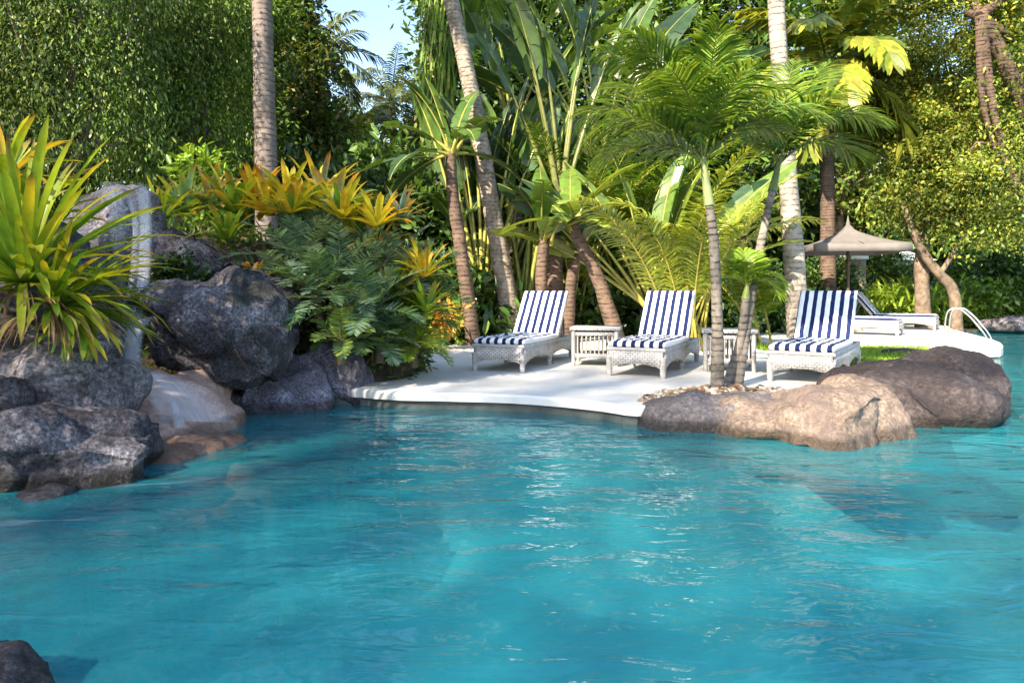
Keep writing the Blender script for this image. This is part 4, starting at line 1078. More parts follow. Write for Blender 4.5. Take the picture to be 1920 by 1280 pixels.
def cycad(base, L, label, n=21, cols=CY, ll=.16, lw=.032, el=(1.35, -.25), droop=.9, azr=None, name='cycad', group='cycads beside the rocks'):
    o = thing(name, base, label, 'plant', group)
    B = MB(); tube(B, [np.asarray(base) - [0, 0, .2], np.asarray(base)], [.05, .04], 8, (.06, .05, .03)); B.build('trunk', M['stalk'], o, base)
    for i in range(n):
        u = i / n; az = i * 2.399 + rng.normal(0, .15)
        if azr is not None: az = rng.uniform(*azr)
        B = MB(); frond(B, base, az, el[0] + (el[1] - el[0]) * u, L * rng.uniform(.8, 1.12), droop * rng.uniform(.7, 1.2), 24, ll, lw * .62, cols, vee=.22, fwd=.35, hang=.06, start=.14, rach=.009, rcol=(.16, .20, .08), twist=rng.uniform(-.3, .3))
        B.build('frond', M['frond'], o, base)
    return o


cycad(at(560, 500, 6.75), .72, 'dark blue green cycad in front of the tall yellow bromeliad')
cycad(at(660, 480, 7.0), .75, 'silvery cycad with long fronds below the orange bromeliad row', 17)
cycad(at(600, 560, 6.35), .62, 'cycad with one low frond over the lichened boulder', 16, CYG + CY[:2], azr=None)
cycad(at(690, 585, 6.3), .58, 'grey green cycad hanging over the squarish boulder', 18, CY + CYG[1:])
cycad(at(745, 520, 6.9), .66, 'bluish cycad nearest the brown banana stem', 20)
cycad(at(520, 545, 6.7), .55, 'dark cycad just above the top of the lichened boulder', 18)
cycad(at(640, 545, 6.5), .66, 'blue green cycad in the middle of the fern bank', 22)
cycad(at(710, 640, 6.45), .46, 'grey cycad low behind the squarish boulder', 20, CY + CYG[1:])
cycad(at(600, 470, 7.1), .62, 'blue cycad highest on the mound beside the bromeliad row', 18)
cycad(at(790, 570, 7.1), .55, 'green and gold cycad right of the others above the deck', 20, CYG + LTG[:1], name='sago_plant')
cycad(at(640, 640, 6.1), .40, 'small cycad with yellowish fronds low over the blue grey boulder', 12, LTG + CY[:1], ll=.11)
cycad(at(765, 610, 6.9), .55, 'golden green cycad at the edge of the deck', 20, LTG + [(.40, .34, .04), (.30, .30, .04)], .15, .03, name='sago_plant')
cycad(at(775, 650, 6.75), .42, 'lime green feathery clump spilling onto the white deck', 18, LIM + [(.34, .34, .04)], .12, .024, name='sago_plant')


# ---- trees and shrubs
def broadleaf(name, label, base, blobs, ncl, nl, L, W, cols, rc=.25, trunk=.18, group=None, stretch=1.0, weep=0.0, big=False, keep=None, mat=None, cat='tree', lean=None, limbs=7, tmat=None, tpath=None):
    base = np.asarray(base, float); o = thing(name, base, label, cat, group)
    B = MB(); cen = np.mean([b[0] for b in blobs], 0)
    fork = base + (cen - base) * .45 if tpath is None else np.asarray(tpath[-1])
    pth = [base, base + (fork - base) * .5 + rng.normal(0, trunk * .6, 3), fork] if tpath is None else tpath
    if trunk:
        tube(B, spline(pth, 12), np.linspace(trunk, trunk * .65, 12), 9, jit=.06)
        ordr = sorted(range(len(blobs)), key=lambda i: -blobs[i][1])[:limbs]
        for i in ordr:
            c, r = blobs[i]
            mid = fork + (c - fork) * .5 + rng.normal(0, .15 * r, 3)
            tube(B, spline([fork, mid, c], 8), np.linspace(trunk * .55, trunk * .15, 8), 6, jit=.05)
            for _ in range(3):
                e = c + rand_dir(1)[0] * r * .8
                tube(B, spline([mid * .4 + c * .6, (mid + e) / 2 + rng.normal(0, .1 * r, 3), e], 6), np.linspace(trunk * .22, trunk * .05, 6), 5, cap=False)
        B.build('trunk', tmat or M['bark'], o, base)
    B = MB(); crown(B, blobs, ncl, nl, L, W, cols, rc, stretch, weep, big, keep)
    B.build('crown' if cat == 'tree' else 'foliage', mat or M['leaf'], o, base)
    return o


def bl(*a):
    return [(at(px, py, Y), r * Y / FPX) for px, py, Y, r in a]


broadleaf('fig_tree', 'dark weeping tree filling the upper left corner', gb(-40, 9.5), bl((60, 70, 9.5, 150), (180, 190, 9.8, 125), (30, 240, 9.3, 120), (-60, 100, 9.5, 150), (140, -70, 9.5, 150), (-20, -90, 9.5, 150), (210, 60, 10, 110)),
          420, 105, .068, .026, DKG + MDG[1:] + [(.20, .24, .07)], .12, .22, 'weeping trees behind the waterfall', 3.4, 1.3)
broadleaf('fig_tree', 'brighter weeping tree left of the ringed palm trunk', gb(330, 11.5), bl((320, 90, 11.5, 125), (300, 225, 11.3, 105), (390, 190, 11.6, 85), (250, 60, 11.2, 110), (350, -50, 11.5, 130), (420, 60, 11.8, 80), (340, 290, 11.2, 80)),
          380, 105, .075, .029, MDG + LTG[:2], .13, .2, 'weeping trees behind the waterfall', 3.4, 1.3)
broadleaf('broadleaf_tree', 'dark tree with small leaves between the weeping tree and the ringed trunk', gb(440, 15), bl((430, 120, 15, 90), (450, 250, 15, 80), (400, 330, 14.5, 80), (470, 20, 15, 80)), 500, 32, .13, .06, DKG + LTG[:1], .22, .16)
broadleaf('broadleaf_tree', 'tall bushy tree with brownish leaves right of the ringed palm trunk', gb(560, 18), bl((545, 60, 18, 52), (545, 150, 18, 62), (575, 235, 18, 70), (530, 260, 17.5, 70), (530, -20, 18, 45), (600, 290, 17.5, 60), (585, 110, 18, 28), (555, 0, 18, 26)), 560, 30, .17, .08, DKG + [(.17, .14, .05), (.12, .14, .04)], .26, .2)
broadleaf('broadleaf_tree', 'yellowish small tree under the sky gap', gb(650, 20), bl((645, 262, 20, 45), (680, 310, 20, 55), (620, 330, 19, 60)), 260, 26, .18, .09, LTG + GLD[:1], .25, .12)
for k, (px, py, Y, r, lb) in enumerate(((560, 370, 13, 75, 'dark broad leaved shrub behind the tall yellow bromeliad'), (690, 380, 13.5, 85, 'dark broad leaved shrub behind the silvery cycad'), (790, 420, 13.8, 85, 'dark shrub behind the reddish banana stem'), (740, 330, 16, 80, 'dark shrub below the distant palm crowns'), (840, 540, 12.5, 60, 'low dark shrub left of the leaning coconut trunk'), (1010, 540, 14, 70, 'dark low shrub behind the first lounger backrest'), (1120, 540, 14.5, 80, 'dark low shrub between the loungers'), (375, 318, 9.5, 32, 'lime green shrub between the weeping tree and the bromeliad row'))):
    c = at(px, py, Y); b = c.copy(); b[2] = .05
    broadleaf('shrub', lb, b, [(c, r * Y / FPX), (c + [.4 if k < 7 else .1, 0, -.5], r * Y / FPX), (np.array([c[0], c[1], max(.3, c[2] - 1.3)]), r * Y / FPX)], 170 if k < 7 else 70, 20, .22 if k < 7 else .12, .10 if k < 7 else .055, DKG + MDG[:1] if k < 7 else LIM, .22 if k < 7 else .09, .05, 'shrubs under the trees', big=True, cat='shrub', mat=M['glossy'])

# vine covered trunk
b = gb(822, 16)
o = thing('palm_tree', b, 'tall straight trunk hidden under climbing vines beside the sky gap', 'tree')
B = MB(); tube(B, spline([b, at(825, 300, 16), at(820, 0, 16), at(815, -250, 16)], 16), np.linspace(.3, .22, 16), 12, jit=.04); B.build('trunk', M['palmlean'], o, b)
for k in range(12):
    B = MB(); frond(B, at(815, -250, 16), k * 2.399, 1.1 - k * .1, 3.0, 1.4, 44, .7, .06, PG, hang=.5, rach=.03); B.build('frond', M['frond'], o, b)
o = thing('climbing_vine', b, 'green climbing vine with hanging strands on the straight trunk', 'vine')
B = MB(); n = 5200; h = rng.uniform(.55, 1, n); yy = 300 - 560 * rng.random(n)
P = np.array([at(822 + rng.normal(0, 15), y, 16 - abs(rng.normal(.1, .15))) for y in yy])
leaves(B, P, np.c_[rng.normal(0, .5, (n, 2)), -np.ones(n)], .17, .085, MDG + [(.14, .26, .03), (.20, .17, .07)], big=True)
for _ in range(110):
    px = rng.uniform(795, 858); y0 = rng.uniform(-150, 180); strap_leaf(B, at(px, y0, 15.6), rng.uniform(-2.2, -.9), -1.2, rng.uniform(.6, 1.6), .05, .3, pick(LIM + MDG, 1)[0], pick(LIM, 1)[0])
B.build('foliage', M['leaf'], o, b)

# the woods behind: each a tree of its own
for k, (px, Y, blobs, cols, lb) in enumerate((
        (880, 24, [(880, 150, 24, 110), (900, 300, 24, 110), (880, 0, 24, 110), (900, -150, 24, 110)], DKG, 'dark tree behind the vine covered trunk'),
        (1040, 25, [(1040, 120, 25, 120), (1040, 280, 25, 120), (1030, -30, 25, 110), (1060, -170, 25, 100)], DKG, 'dark tree deep behind the traveller palms'),
        (1210, 24, [(1200, 200, 24, 110), (1220, 340, 24, 110), (1210, 50, 24, 110), (1200, -80, 24, 100)], MDG, 'mid green tree deep behind the slim palms'),
        (1380, 25, [(1370, 180, 25, 110), (1400, 330, 25, 110), (1380, 30, 25, 110), (1390, -100, 25, 100)], DKG + MDG, 'dark tree deep behind the thick whitish trunk'),
        (1560, 27, [(1540, 200, 27, 100), (1600, 330, 27, 100), (1580, 60, 27, 110), (1640, 180, 27, 90), (1600, -60, 27, 90)], MDG + GLD[:1], 'mid green tree deep behind the taupe parasol'),
        (720, 30, [(690, 380, 30, 70), (760, 330, 30, 60), (620, 380, 30, 90), (740, 420, 30, 90)], DKG, 'dark low tree below the distant coconut palms'),
        (330, 22, [(300, 250, 22, 130), (440, 320, 22, 110), (150, 250, 22, 140), (200, 80, 22, 150), (400, 100, 22, 130)], DKG, 'dark tree deep behind the weeping trees'),
        (-50, 17, [(-60, 200, 17, 170), (60, 320, 16, 130), (-50, 0, 17, 170)], DKG, 'dark tree behind the upper left corner'),
        (1850, 27, [(1760, 380, 26, 100), (1860, 340, 27, 110), (1960, 360, 26, 110), (1850, 200, 28, 120), (1980, 150, 28, 130)], MDG + DKG, 'dark tree deep behind the golden tree'))):
    broadleaf('woodland_tree', lb, gb(px, Y), bl(*blobs), 560, 26, .30, .14, cols, .38, .25, 'trees of the wood behind the garden', big=False)

for k, (px, Y, r) in enumerate(((480, 26, 90), (640, 34, 80), (800, 30, 90), (930, 28, 95), (1060, 30, 95), (1180, 28, 95), (1300, 30, 100), (1420, 29, 95), (1520, 31, 95), (1640, 33, 90), (1740, 32, 95), (1850, 34, 95), (1960, 33, 95))):
    nm = ('left of the sky gap', 'under the sky gap', 'behind the vine covered trunk', 'behind the leaning coconut trunk', 'behind the first lounger backrest', 'behind the wicker table', 'behind the second lounger', 'behind the slim palms', 'behind the third lounger', 'behind the parasol', 'behind the stone pillar', 'behind the pool ladder', 'behind the far bank at the right edge')[k]
    broadleaf('woodland_tree', 'low dense tree far back in the wood ' + nm, gb(px, Y), bl((px, 540, Y, r * .8), (px - 30, 470, Y, r), (px + 35, 400, Y, r)), 330, 24, .42, .22, [DKG, MDG, DKG + MDG, DKG][k % 4], .42, .22, 'trees of the wood behind the garden')

# the golden trees on the right
b = gb(1732, 17)
broadleaf('spreading_tree', 'golden sunlit small leaved tree on the right with a forked grey trunk', b,
          bl((1720, 200, 17, 80), (1790, 270, 16.6, 95), (1690, 300, 17, 70), (1860, 200, 16.4, 95), (1780, 120, 17, 85), (1750, 350, 17, 70), (1830, 360, 16.5, 70), (1700, 130, 17.5, 55), (1665, 230, 17.2, 45)),
          520, 76, .085, .045, GLD + MDG[1:], .27, .20, 'golden trees beyond the pool', tpath=[b, at(1728, 500, 17), at(1735, 410, 17)], tmat=M['bark'], stretch=.38)
b = gb(1960, 15)
broadleaf('spreading_tree', 'golden small leaved tree cut by the right edge with a reddish limb', b,
          bl((1900, 80, 15, 100), (1840, 30, 15.2, 85), (1920, 220, 15, 90), (1880, 330, 15, 75), (1930, 420, 15, 80), (1950, -40, 15, 120), (1820, -50, 15.3, 80), (1760, 30, 15.8, 60)),
          480, 76, .08, .042, GLD + MDG[1:], .26, .2, 'golden trees beyond the pool', tpath=[b, at(1950, 300, 15), at(1880, 110, 14.6), at(1838, 30, 14.4)], tmat=M['palmbrown'], stretch=.38)
b = at(1795, 570, 16.6); b[2] = .05
o = thing('leaning_tree', b, 'crooked grey trunk leaning left over the hedge beyond the pool', 'tree')
B = MB(); tube(B, spline([b, at(1788, 548, 16.6), at(1762, 515, 16.6), at(1735, 480, 16.6), at(1715, 440, 16.5), at(1690, 380, 16.5)], 18), np.linspace(.14, .08, 18), 9, jit=.05)
tube(B, spline([at(1762, 515, 16.6), at(1790, 470, 16.5), at(1815, 430, 16.4)], 9), np.linspace(.07, .03, 9), 7); B.build('trunk', M['bark'], o, b)
B = MB(); crown(B, bl((1690, 380, 16.5, 50), (1820, 425, 16.4, 50), (1760, 400, 16.4, 50)), 160, 28, .11, .055, GLD + MDG, .18); B.build('crown', M['leaf'], o, b)
for k, (px, py, Y, r, cols, lb, st) in enumerate((
        (1650, 545, 18.6, 42, LIM, 'lime strap leaved shrub behind the far lounger backrests', 1), (1700, 535, 18.8, 42, LIM, 'lime strap leaved shrub behind the foot of the far loungers', 1), (1750, 560, 19.0, 38, LIM, 'lime strap leaved shrub just left of the pool ladder', 1),
        (1810, 565, 19.2, 40, LIM + MDG, 'lime shrub right behind the pool ladder', 0), (1870, 565, 19.4, 42, LIM + MDG, 'lime rounded shrub above the far bank rock', 0), (1925, 560, 19.4, 45, MDG, 'green rounded shrub at the right edge of the far bank', 0),
        (1840, 500, 21, 50, MDG + DKG, 'dark blue green shrub under the golden tree', 0), (1910, 490, 20, 55, DKG, 'dark shrub at the right edge under the golden tree', 0), (1545, 520, 18, 45, DKG, 'dark shrub behind the third lounger beside the thick trunk', 0), (1640, 480, 24, 45, MDG, 'green shrub below the parasol canopy', 0), (1440, 560, 15, 50, DKG, 'dark shrub between the slim palms and the thick trunk', 0), (1330, 570, 14, 55, DKG, 'dark shrub behind the slim palm trunks', 0))):
    c = at(px, py, Y); b = c.copy(); b[2] = .05; rr = r * Y / FPX
    if st:
        o = thing('shrub', b, lb, 'shrub', 'shrubs along the far bank'); B = MB()
        for _ in range(420):
            p = np.array([c[0] + rng.normal(0, rr * .55), c[1] + rng.normal(0, .4), rng.uniform(.1, max(.3, c[2] - .1))])
            strap_leaf(B, p, rng.uniform(0, 6.28), rng.uniform(.2, 1.4), rng.uniform(.3, .6), .07, rng.uniform(.6, 1.6), pick(cols, 1)[0], pick(cols + [(.36, .38, .05)], 1)[0], seg=6)
        B.build('foliage', M['strap'], o, b)
    else:
        broadleaf('shrub', lb, b, [(c, rr), (np.array([c[0] + rr * .6, c[1], max(.3, c[2] - rr * .6)]), rr * .9), (np.array([c[0] - rr * .6, c[1], max(.3, c[2] - rr * .7)]), rr * .9)], 190, 22, .14, .07, cols, .16, .05, 'shrubs along the far bank', cat='shrub', mat=M['glossy'])
# dark little bush on the waterfall rock
c = at(338, 520, 6.3)
broadleaf('shrub', 'small dark bush growing on the rocks right of the waterfall', at(340, 560, 6.4), [(c, .19), (c + [.1, 0, -.1], .16), (c + [-.1, -.02, .05], .14)], 60, 24, .055, .028, DKG[:2] + [(.05, .10, .02)], .06, .015, cat='shrub', mat=M['glossy'])
# plants at the deck's back edge
for px, py, Y, cols, lb in ((850, 605, 11.5, LIM, 'small lime leafy plant at the back left edge of the deck'), (825, 590, 10.5, [(.45, .20, .03), (.40, .32, .04)], 'small orange croton by the sago plants')):
    broadleaf('small_plant', lb, at(px, 625, Y), [(at(px, py, Y), .16), (at(px + 8, py + 8, Y), .14)], 24, 12, .16, .05, cols, .08, .012, cat='plant', mat=M['glossy'], big=True)
q = scatter([gp(850, 633)[:2], gp(970, 631)[:2], (0.3, 15.2), (-1.3, 14.2)], 500); q = np.vstack([q, scatter([(-1.7, 9.5), (-1.1, 9.5), (-.95, 14.0), (-1.7, 14.4)], 600)])
q = np.vstack([q, scatter([(-.9, 13.3), (1.5, 15.2), (1.4, 16.2), (-1.0, 14.6)], 900), scatter([(1.4, 15.0), (3.6, 16.0), (3.4, 17.2), (1.4, 16.4)], 500)])
B = MB(); leaves(B, np.c_[q, np.full(len(q), .14) + rng.uniform(0, .3, len(q))], rng.normal(0, 1, (len(q), 3)) + [0, 0, .6], .14, .08, LIM + MDG, big=True)
tag(B.build('ground_cover', M['leaf']), kind='stuff')


# ------------------------------------------------------------------ loungers
def panel(B, p0, p1, ztop, zlow, zarch, th, k=16):
    """woven panel from p0 to p1 with an arched lower edge"""
    p0, p1 = np.array(p0, float), np.array(p1, float)
    t = np.linspace(0, 1, k); xy = p0[None] * (1 - t[:, None]) + p1[None] * t[:, None]
    d = nrm(p1 - p0); nn = np.array([-d[1], d[0]]) * th / 2
    zb = zlow + (zarch - zlow) * np.clip(np.sin(np.pi * t), 0, 1) ** .6
    V = []
    for i in range(k):
        a, b = xy[i] + nn, xy[i] - nn
        V += [[*a, ztop], [*b, ztop], [*b, zb[i]], [*a, zb[i]]]
    F = []
    for i in range(k - 1):
        o = i * 4
        for j in range(4): F.append([o + j, o + 4 + j, o + 4 + (j + 1) % 4, o + (j + 1) % 4])
    F += [[0, 1, 2, 3], [4 * k - 1, 4 * k - 2, 4 * k - 3, 4 * k - 4]]
    B.add(V, [F])


def cushion(B, c, s, rot=None, quilt=.006, nx=28, ny=40, tuft=.13):
    """padded slab with rounded edges"""
    x, y, z = s
    u, v = np.meshgrid(np.linspace(-1, 1, nx), np.linspace(-1, 1, ny), indexing='ij')
    edge = np.sqrt(np.clip(1 - np.maximum(abs(u), 0) ** 14, 0, 1)) * np.sqrt(np.clip(1 - abs(v) ** 18, 0, 1))
    q = quilt * (np.cos(v * y / 2 / tuft * 2 * np.pi) * .5 + .5)
    top = np.stack([u * x / 2, v * y / 2, z / 2 * (.25 + .75 * edge) - q * edge], -1)
    top[..., 2] += edge * np.array([[.010 * noise.fractal(Vector((a * 3, b * 5, x * 9 + y * 7)), 1, 2, 4) for a, b in zip(ra, rb)] for ra, rb in zip(u, v)])
    bot = np.stack([u * x / 2, v * y / 2, -z / 2 * (.25 + .75 * edge)], -1)
    V = np.concatenate([top.reshape(-1, 3), bot.reshape(-1, 3)])
    if rot is not None: V = V @ np.asarray(rot).T
    i = np.arange(nx - 1)[:, None] * ny; j = np.arange(ny - 1)[None]
    Ft = np.stack([i + j, i + ny + j, i + ny + j + 1, i + j + 1], -1).reshape(-1, 4)
    n = nx * ny; Fb = Ft[:, ::-1] + n
    rim = [(a * ny, (a + 1) * ny) for a in range(nx - 1)]
    Fs = []
    idx = [a * ny for a in range(nx)] + [(nx - 1) * ny + b for b in range(1, ny)] + [a * ny + ny - 1 for a in range(nx - 2, -1, -1)] + [b for b in range(ny - 2, 0, -1)]
    for a, b in zip(idx, idx[1:] + idx[:1]): Fs.append([a, b, b + n, a + n][::-1])
    B.add(V + np.asarray(c, float), [Ft, Fb, Fs])


LW, LL = .62, 1.92


def lounger(label):
    o = thing('sun_lounger', (0, 0, 0), label, 'sun lounger', 'striped wicker sun loungers')
    B = MB()
    w, l = LW / 2 - .03, LL / 2 - .03
    panel(B, (-w, -l), (w, -l), .27, .075, .135, .035); panel(B, (-w, l), (w, l), .27, .075, .135, .035)
    for s in (-1, 1):
        panel(B, (s * (w + .004), -l + .018), (s * (w + .004), -.02), .268, .075, .15, .035); panel(B, (s * (w + .004), -.02), (s * (w + .004), l - .018), .268, .075, .15, .035)
    box(B, (0, 0, .258), (LW - .10, LL - .10, .018))
    B.build('frame', M['wicker'], o)
    for sx in (-1, 1):
        for y in (-l, 0.0, l):
            B = MB(); x = sx * (w - .002)
            tube(B, [(x, y, 0), (x, y, .03), (x, y, .2)], [.026, .03, .036], 8); B.build('leg', M['wickleg'], o)
    B = MB()
    for s in (-1, 1): tube(B, [(s * (w + .008), -l - .012, .278), (s * (w + .008), l + .012, .278)], .021, 8)
    for s in (-1, 1): tube(B, [(-w - .02, s * (l + .008), .279), (w + .02, s * (l + .008), .279)], .021, 8)
    B.build('top_rail', M['wickleg'], o)
    hy = -LL / 2 + 1.28
    B = MB(); cushion(B, (0, 0, 0), (LW - .02, 1.27, .085)); B.build('seat_cushion', M['stripe'], o).location = (0, -LL / 2 + .655, .325)
    a = R(51); rot = rx(a); up = rot @ np.array([0, 1, 0.]); nn = rot @ np.array([0, 0, 1.])
    B = MB(); cushion(B, (0, 0, 0), (LW - .02, .70, .08), None, .006, 28, 30, .11)
    bc = B.build('back_cushion', M['stripe'], o); bc.rotation_euler = (a, 0, 0); bc.location = Vector(np.array([0, hy, .30]) + up * .35 + nn * .05)
    B = MB(); c = np.array([0, hy, .29]) + up * .34
    for s in (-1, 1): box(B, c + [s * (w - .01), 0, 0], (.04, .70, .035), rot=rot)
    box(B, c + up * .33, (LW - .06, .04, .035), rot=rot); box(B, c, (LW - .10, .66, .012), rot=rot)
    B.build('backrest_frame', M['wicker'], o)
    B = MB()
    for s in (-1, 1): tube(B, [c + up * .15 + [s * .2, .01, 0], np.array([s * .2, l - .12, .28])], .014, 6)
    B.build('prop', M['wickleg'], o)
    return o


first = lounger('striped lounger furthest left on the deck, in front of the leaning coconut palm')


def put(o, FLpx, FLpy, ang, z=.15):
    """stand a lounger with its front left foot at a pixel, turned by ang to the right"""
    fl = gp(FLpx, FLpy, z); a = -ang
    c, s = math.cos(a), math.sin(a)
    loc = np.array([-LW / 2 + .02, -LL / 2 + .02])
    o.location = (fl[0] - (c * loc[0] - s * loc[1]), fl[1] - (s * loc[0] + c * loc[1]), z); o.rotation_euler = (0, 0, a)


put(first, 888, 695, R(21))
for lb, px, py, ang, z in (('striped lounger in the middle of the deck, left of the slim palm trunks', 1140, 704, R(25), .15),
                           ('striped lounger behind the sun-tinted boulder, seen almost from its foot end', 1441, 714, R(33), .15)):
    o = copy_tree(first); o['label'] = lb; put(o, px, py, ang, z)
for lb, x, y, rz in (('far striped lounger under the parasol, hidden behind the near backrest', 7.0, 14.4, R(52)), ('far striped lounger facing the pool ladder, behind the parasol one', 8.95, 16.4, R(52))):
    o = copy_tree(first); o['label'] = lb; o.location = (x, y, .165); o.rotation_euler = (0, 0, rz)


def side_table(label):
    o = thing('side_table', (0, 0, 0), label, 'side table', 'white wicker side tables')
    W = .27; B = MB()
    box(B, (0, 0, .435), (2 * W + .04, 2 * W + .04, .035)); B.build('table_top', M['wicker'], o)
    for x in (-1, 1):
        for y in (-1, 1):
            B = MB(); tube(B, [(x * (W - .02), y * (W - .02), 0), (x * (W - .02), y * (W - .02), .418)], [.022, .026], 8); B.build('leg', M['wickleg'], o)
    B = MB()
    for s in (-1, 1):
        for z in (.12, .375):
            box(B, (0, s * (W - .02), z), (2 * W - .09, .022, .05)); box(B, (s * (W - .02), 0, z), (.022, 2 * W - .09, .05))
    B.build('rails', M['wicker'], o)
    B = MB()
    for s in (-1, 1):
        for k in np.linspace(-W + .07, W - .07, 9):
            tube(B, [(k, s * (W - .02), .146), (k, s * (W - .02), .35)], .009, 6); tube(B, [(s * (W - .02), k, .146), (s * (W - .02), k, .35)], .009, 6)
    B.build('slats', M['wickleg'], o)
    B = MB(); box(B, (0, 0, .105), (2 * W - .1, 2 * W - .1, .018)); B.build('shelf', M['wicker'], o)
    return o


t = side_table('white wicker side table between the left and middle loungers')
t.location = (1.02, 8.35, .15); t.rotation_euler = (0, 0, R(-12))
t2 = copy_tree(t); t2['label'] = 'white wicker side table behind the slim palm trunks'; t2.location = (2.42, 7.75, .15); t2.rotation_euler = (0, 0, R(-15))

# ------------------------------------------------------------------ parasol
pc = at(1590, 600, 15.6); pc[2] = .165
o = thing('parasol', pc, 'taupe square canvas parasol over the far loungers', 'parasol')
B = MB(); m = 12; k = 10
Rr = 1.16 * math.sqrt(2) * .82
def pag(t): return 2.14 - .22 + .30 * (1 - t) ** 1.7 + .10 * (1 - t) + .12 * np.clip(1 - t * 6, 0, 1) ** 2
V = []
side_n = 24
ths = []
for q in range(4):
    for s in range(6): ths.append((q, s / 6))
for i, tt in enumerate(np.linspace(0.02, 1, m)):
    for q, s in ths:
        a0, a1 = R(38) + q * math.pi / 2, R(38) + (q + 1) * math.pi / 2
        x = (math.cos(a0) * (1 - s) + math.cos(a1) * s) * Rr * tt; y = (math.sin(a0) * (1 - s) + math.sin(a1) * s) * Rr * tt
        sag = -.05 * math.sin(math.pi * s) * tt
        V.append([x, y, pag(tt) + sag * .6 - .02])
nn = len(ths)
for q, s in ths:
    x, y, z = V[(m - 1) * nn + ths.index((q, s))]; V.append([x * 1.01, y * 1.01, z - .17 + .03 * math.sin(math.pi * s)])
F = []
for i in range(m):
    for j in range(nn): F.append([i * nn + j, i * nn + (j + 1) % nn, (i + 1) * nn + (j + 1) % nn, (i + 1) * nn + j])
B.add(np.array(V), [F]); cn = B.build('canopy', M['canvas'], o)
sd = cn.modifiers.new('thick', 'SOLIDIFY'); sd.thickness = .012
B = MB(); tube(B, [(0, 0, .05), (0, 0, 2.40)], .035, 10); B.build('pole', M['wood'], o)
B = MB(); tube(B, [(0, 0, 2.36), (0, 0, 2.46), (0, 0, 2.58)], [.05, .03, .008], 8); B.build('finial', M['canvas'], o)
B = MB(); tube(B, [(0, 0, 0), (0, 0, .05), (0, 0, .09)], [.32, .32, .06], 20); B.build('base', M['stone'], o)
B = MB()
for q in range(8):
    a = R(38) + q * math.pi / 4; rr = Rr * (.98 if q % 2 == 0 else .69)
    tube(B, [(0, 0, 1.98), (math.cos(a) * rr * .5, math.sin(a) * rr * .5, pag(.5) - .05)], .012, 5)
    tube(B, [(0, 0, 2.28), (math.cos(a) * rr * .5, math.sin(a) * rr * .5, pag(.5) - .055), (math.cos(a) * rr, math.sin(a) * rr, 1.89)], .012, 5)
B.build('ribs', M['wood'], o)

# pool ladder
lo = (8.55, 12.9, .165)
o = thing('pool_ladder', lo, 'steel pool ladder handrails on the far corner of the terrace', 'pool ladder')
for dx, dy in ((0, 0), (.27, .28)):
    bx_, by_ = 8.98 + dx, 14.4 + dy
    p = [(bx_, by_, .15), (bx_ + .02, by_ - .02, .52), (bx_ + .08, by_ - .05, .66), (bx_ + .20, by_ - .12, .69), (bx_ + .29, by_ - .18, .63), (bx_ + .45, by_ - .30, .40), (bx_ + .62, by_ - .42, .02), (bx_ + .66, by_ - .45, -.6)]
    B = MB(); tube(B, spline(p, 30), .019, 10); hr = B.build('handrail', M['steel'], o, lo)
    B = MB(); tube(B, [(bx_, by_, .167), (bx_, by_, .19)], .05, 12); B.build('flange', M['steel'], hr, lo)

# stone pillar and white pavilion far behind
b = at(1604, 600, 19.6); b[2] = .05
o = thing('stone_pillar', b, 'rough stone pillar just right of the parasol pole', 'pillar')
B = MB(); box(B, (0, 0, .95), (.40, .40, 1.9)); B.build('shaft', M['stone'], o)
B = MB(); box(B, (0, 0, 1.95), (.5, .5, .1)); B.build('cap', M['white'], o)
b = at(1640, 600, 26); b[2] = .05
o = thing('pavilion', b, 'small white garden pavilion seen between parasol and hedge', 'building')
B = MB()
box(B, (0, 0, 2.05), (2.6, 2.4, .16)); V = [(-1.5, -1.4, 2.13), (1.5, -1.4, 2.13), (1.5, 1.4, 2.13), (-1.5, 1.4, 2.13), (-.5, 0, 2.75), (.5, 0, 2.75)]
B.add(V, [[[0, 1, 5, 4], [2, 3, 4, 5], [0, 3, 2, 1]], [[1, 2, 5], [3, 0, 4]]]); B.build('roof', M['white'], o, smooth=False)
for x in (-1.2, 1.2):
    for y in (-1.1, 1.1):
        B = MB(); box(B, (x, y, .985), (.16, .16, 1.97)); B.build('post', M['white'], o)
B = MB(); box(B, (0, 1.1, .6), (2.2, .08, 1.2)); B.build('wall', M['white'], o, smooth=False)

SHADE_N = 240
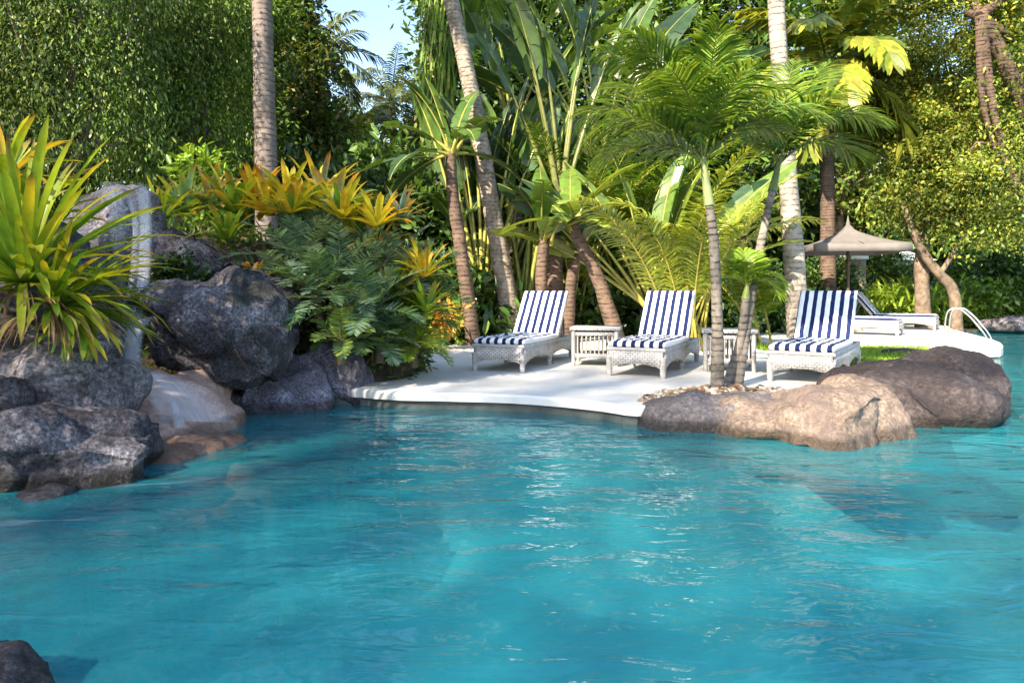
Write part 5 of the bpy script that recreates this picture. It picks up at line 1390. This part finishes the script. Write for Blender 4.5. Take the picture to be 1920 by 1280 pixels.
# ------------------------------------------------------------------ unseen trees beside and behind the viewer, placed and thinned to shade the deck
GAPS = [((2.2, 4.6, .3), .85), ((2.5, 4.7, .4), .7), ((2.0, 4.5, .1), .6), ((3.0, 7.6, .7), .3), ((2.3, 6.0, 2.2), .6), ((3.1, 6.4, 2.0), .6), ((.5, 11, 3.5), .8), ((3.0, 11, 3.0), .9), ((4.2, 5.0, -.3), .5), ((5.5, 4.5, -.3), 1.0), ((3.6, 3.2, -.3), .4), ((5.2, 6.0, 0), .5), ((2.4, 2.4, -.3), .35), ((1.0, 2.2, -.8), .25), ((5.0, 7.0, 0), .4)]  # leaves are left out along the sun's path so light reaches these spots


def sunny(P):
    k = np.ones(len(P), bool)
    for p, r in GAPS:
        d = P - np.array(p); t = d @ SDIR
        k &= np.linalg.norm(d - t[:, None] * SDIR, axis=1) > r
    return k


for k, (u, lb) in enumerate(((-9.2, 'tall shade tree far out on the left, nearest the woods'), (-6.4, 'tall shade tree far out on the left, second from the woods'), (-3.5, 'tall shade tree far behind the left bank, in the middle of the row'), (-1.1, 'tall shade tree far behind the left bank, third from the end of the row'), (1.1, 'tall shade tree far behind the left bank, second from the end of the row'), (3.3, 'tall shade tree far behind the viewer, at the end of the row'))):
    x, y = 17 * SUN_AZ.x - SUN_AZ.y * u, 17 * SUN_AZ.y + SUN_AZ.x * u
    bb = [(np.array([x, y, zz]), rr) for zz, rr in ((12.0, 2.0), (13.8, 2.3), (15.6, 2.2), (17.0, 1.6))]
    broadleaf('shade_tree', lb, (x, y, .05), bb, SHADE_N, 16, .18, .09, MDG, .5, .3, 'shade trees left of the pool', keep=sunny, inner=.0) if 0 else None
    o = thing('shade_tree', (x, y, .05), lb, 'tree', 'shade trees left of the pool')
    B = MB(); tube(B, spline([(x, y, .05), (x + .2, y, 7), (x, y, 14 if u != -1.1 else 12.4)], 10), np.linspace(.35, .12, 10), 10, jit=.05)
    for c, r in bb:
        for _ in range(4 if u != -1.1 else 0): tube(B, spline([(x, y, c[2] - 2), c + rand_dir(1)[0] * r * .4, c + rand_dir(1)[0] * r * .9], 6), np.linspace(.07, .02, 6), 5, cap=False)
    B.build('trunk', M['bark'], o, (x, y, .05))
    B = MB(); crown(B, bb, SHADE_N, 14, .18, .09, MDG, .5, keep=sunny, inner=0.1); B.build('crown', M['leaf'], o, (x, y, .05))

SC.frame_set(1)
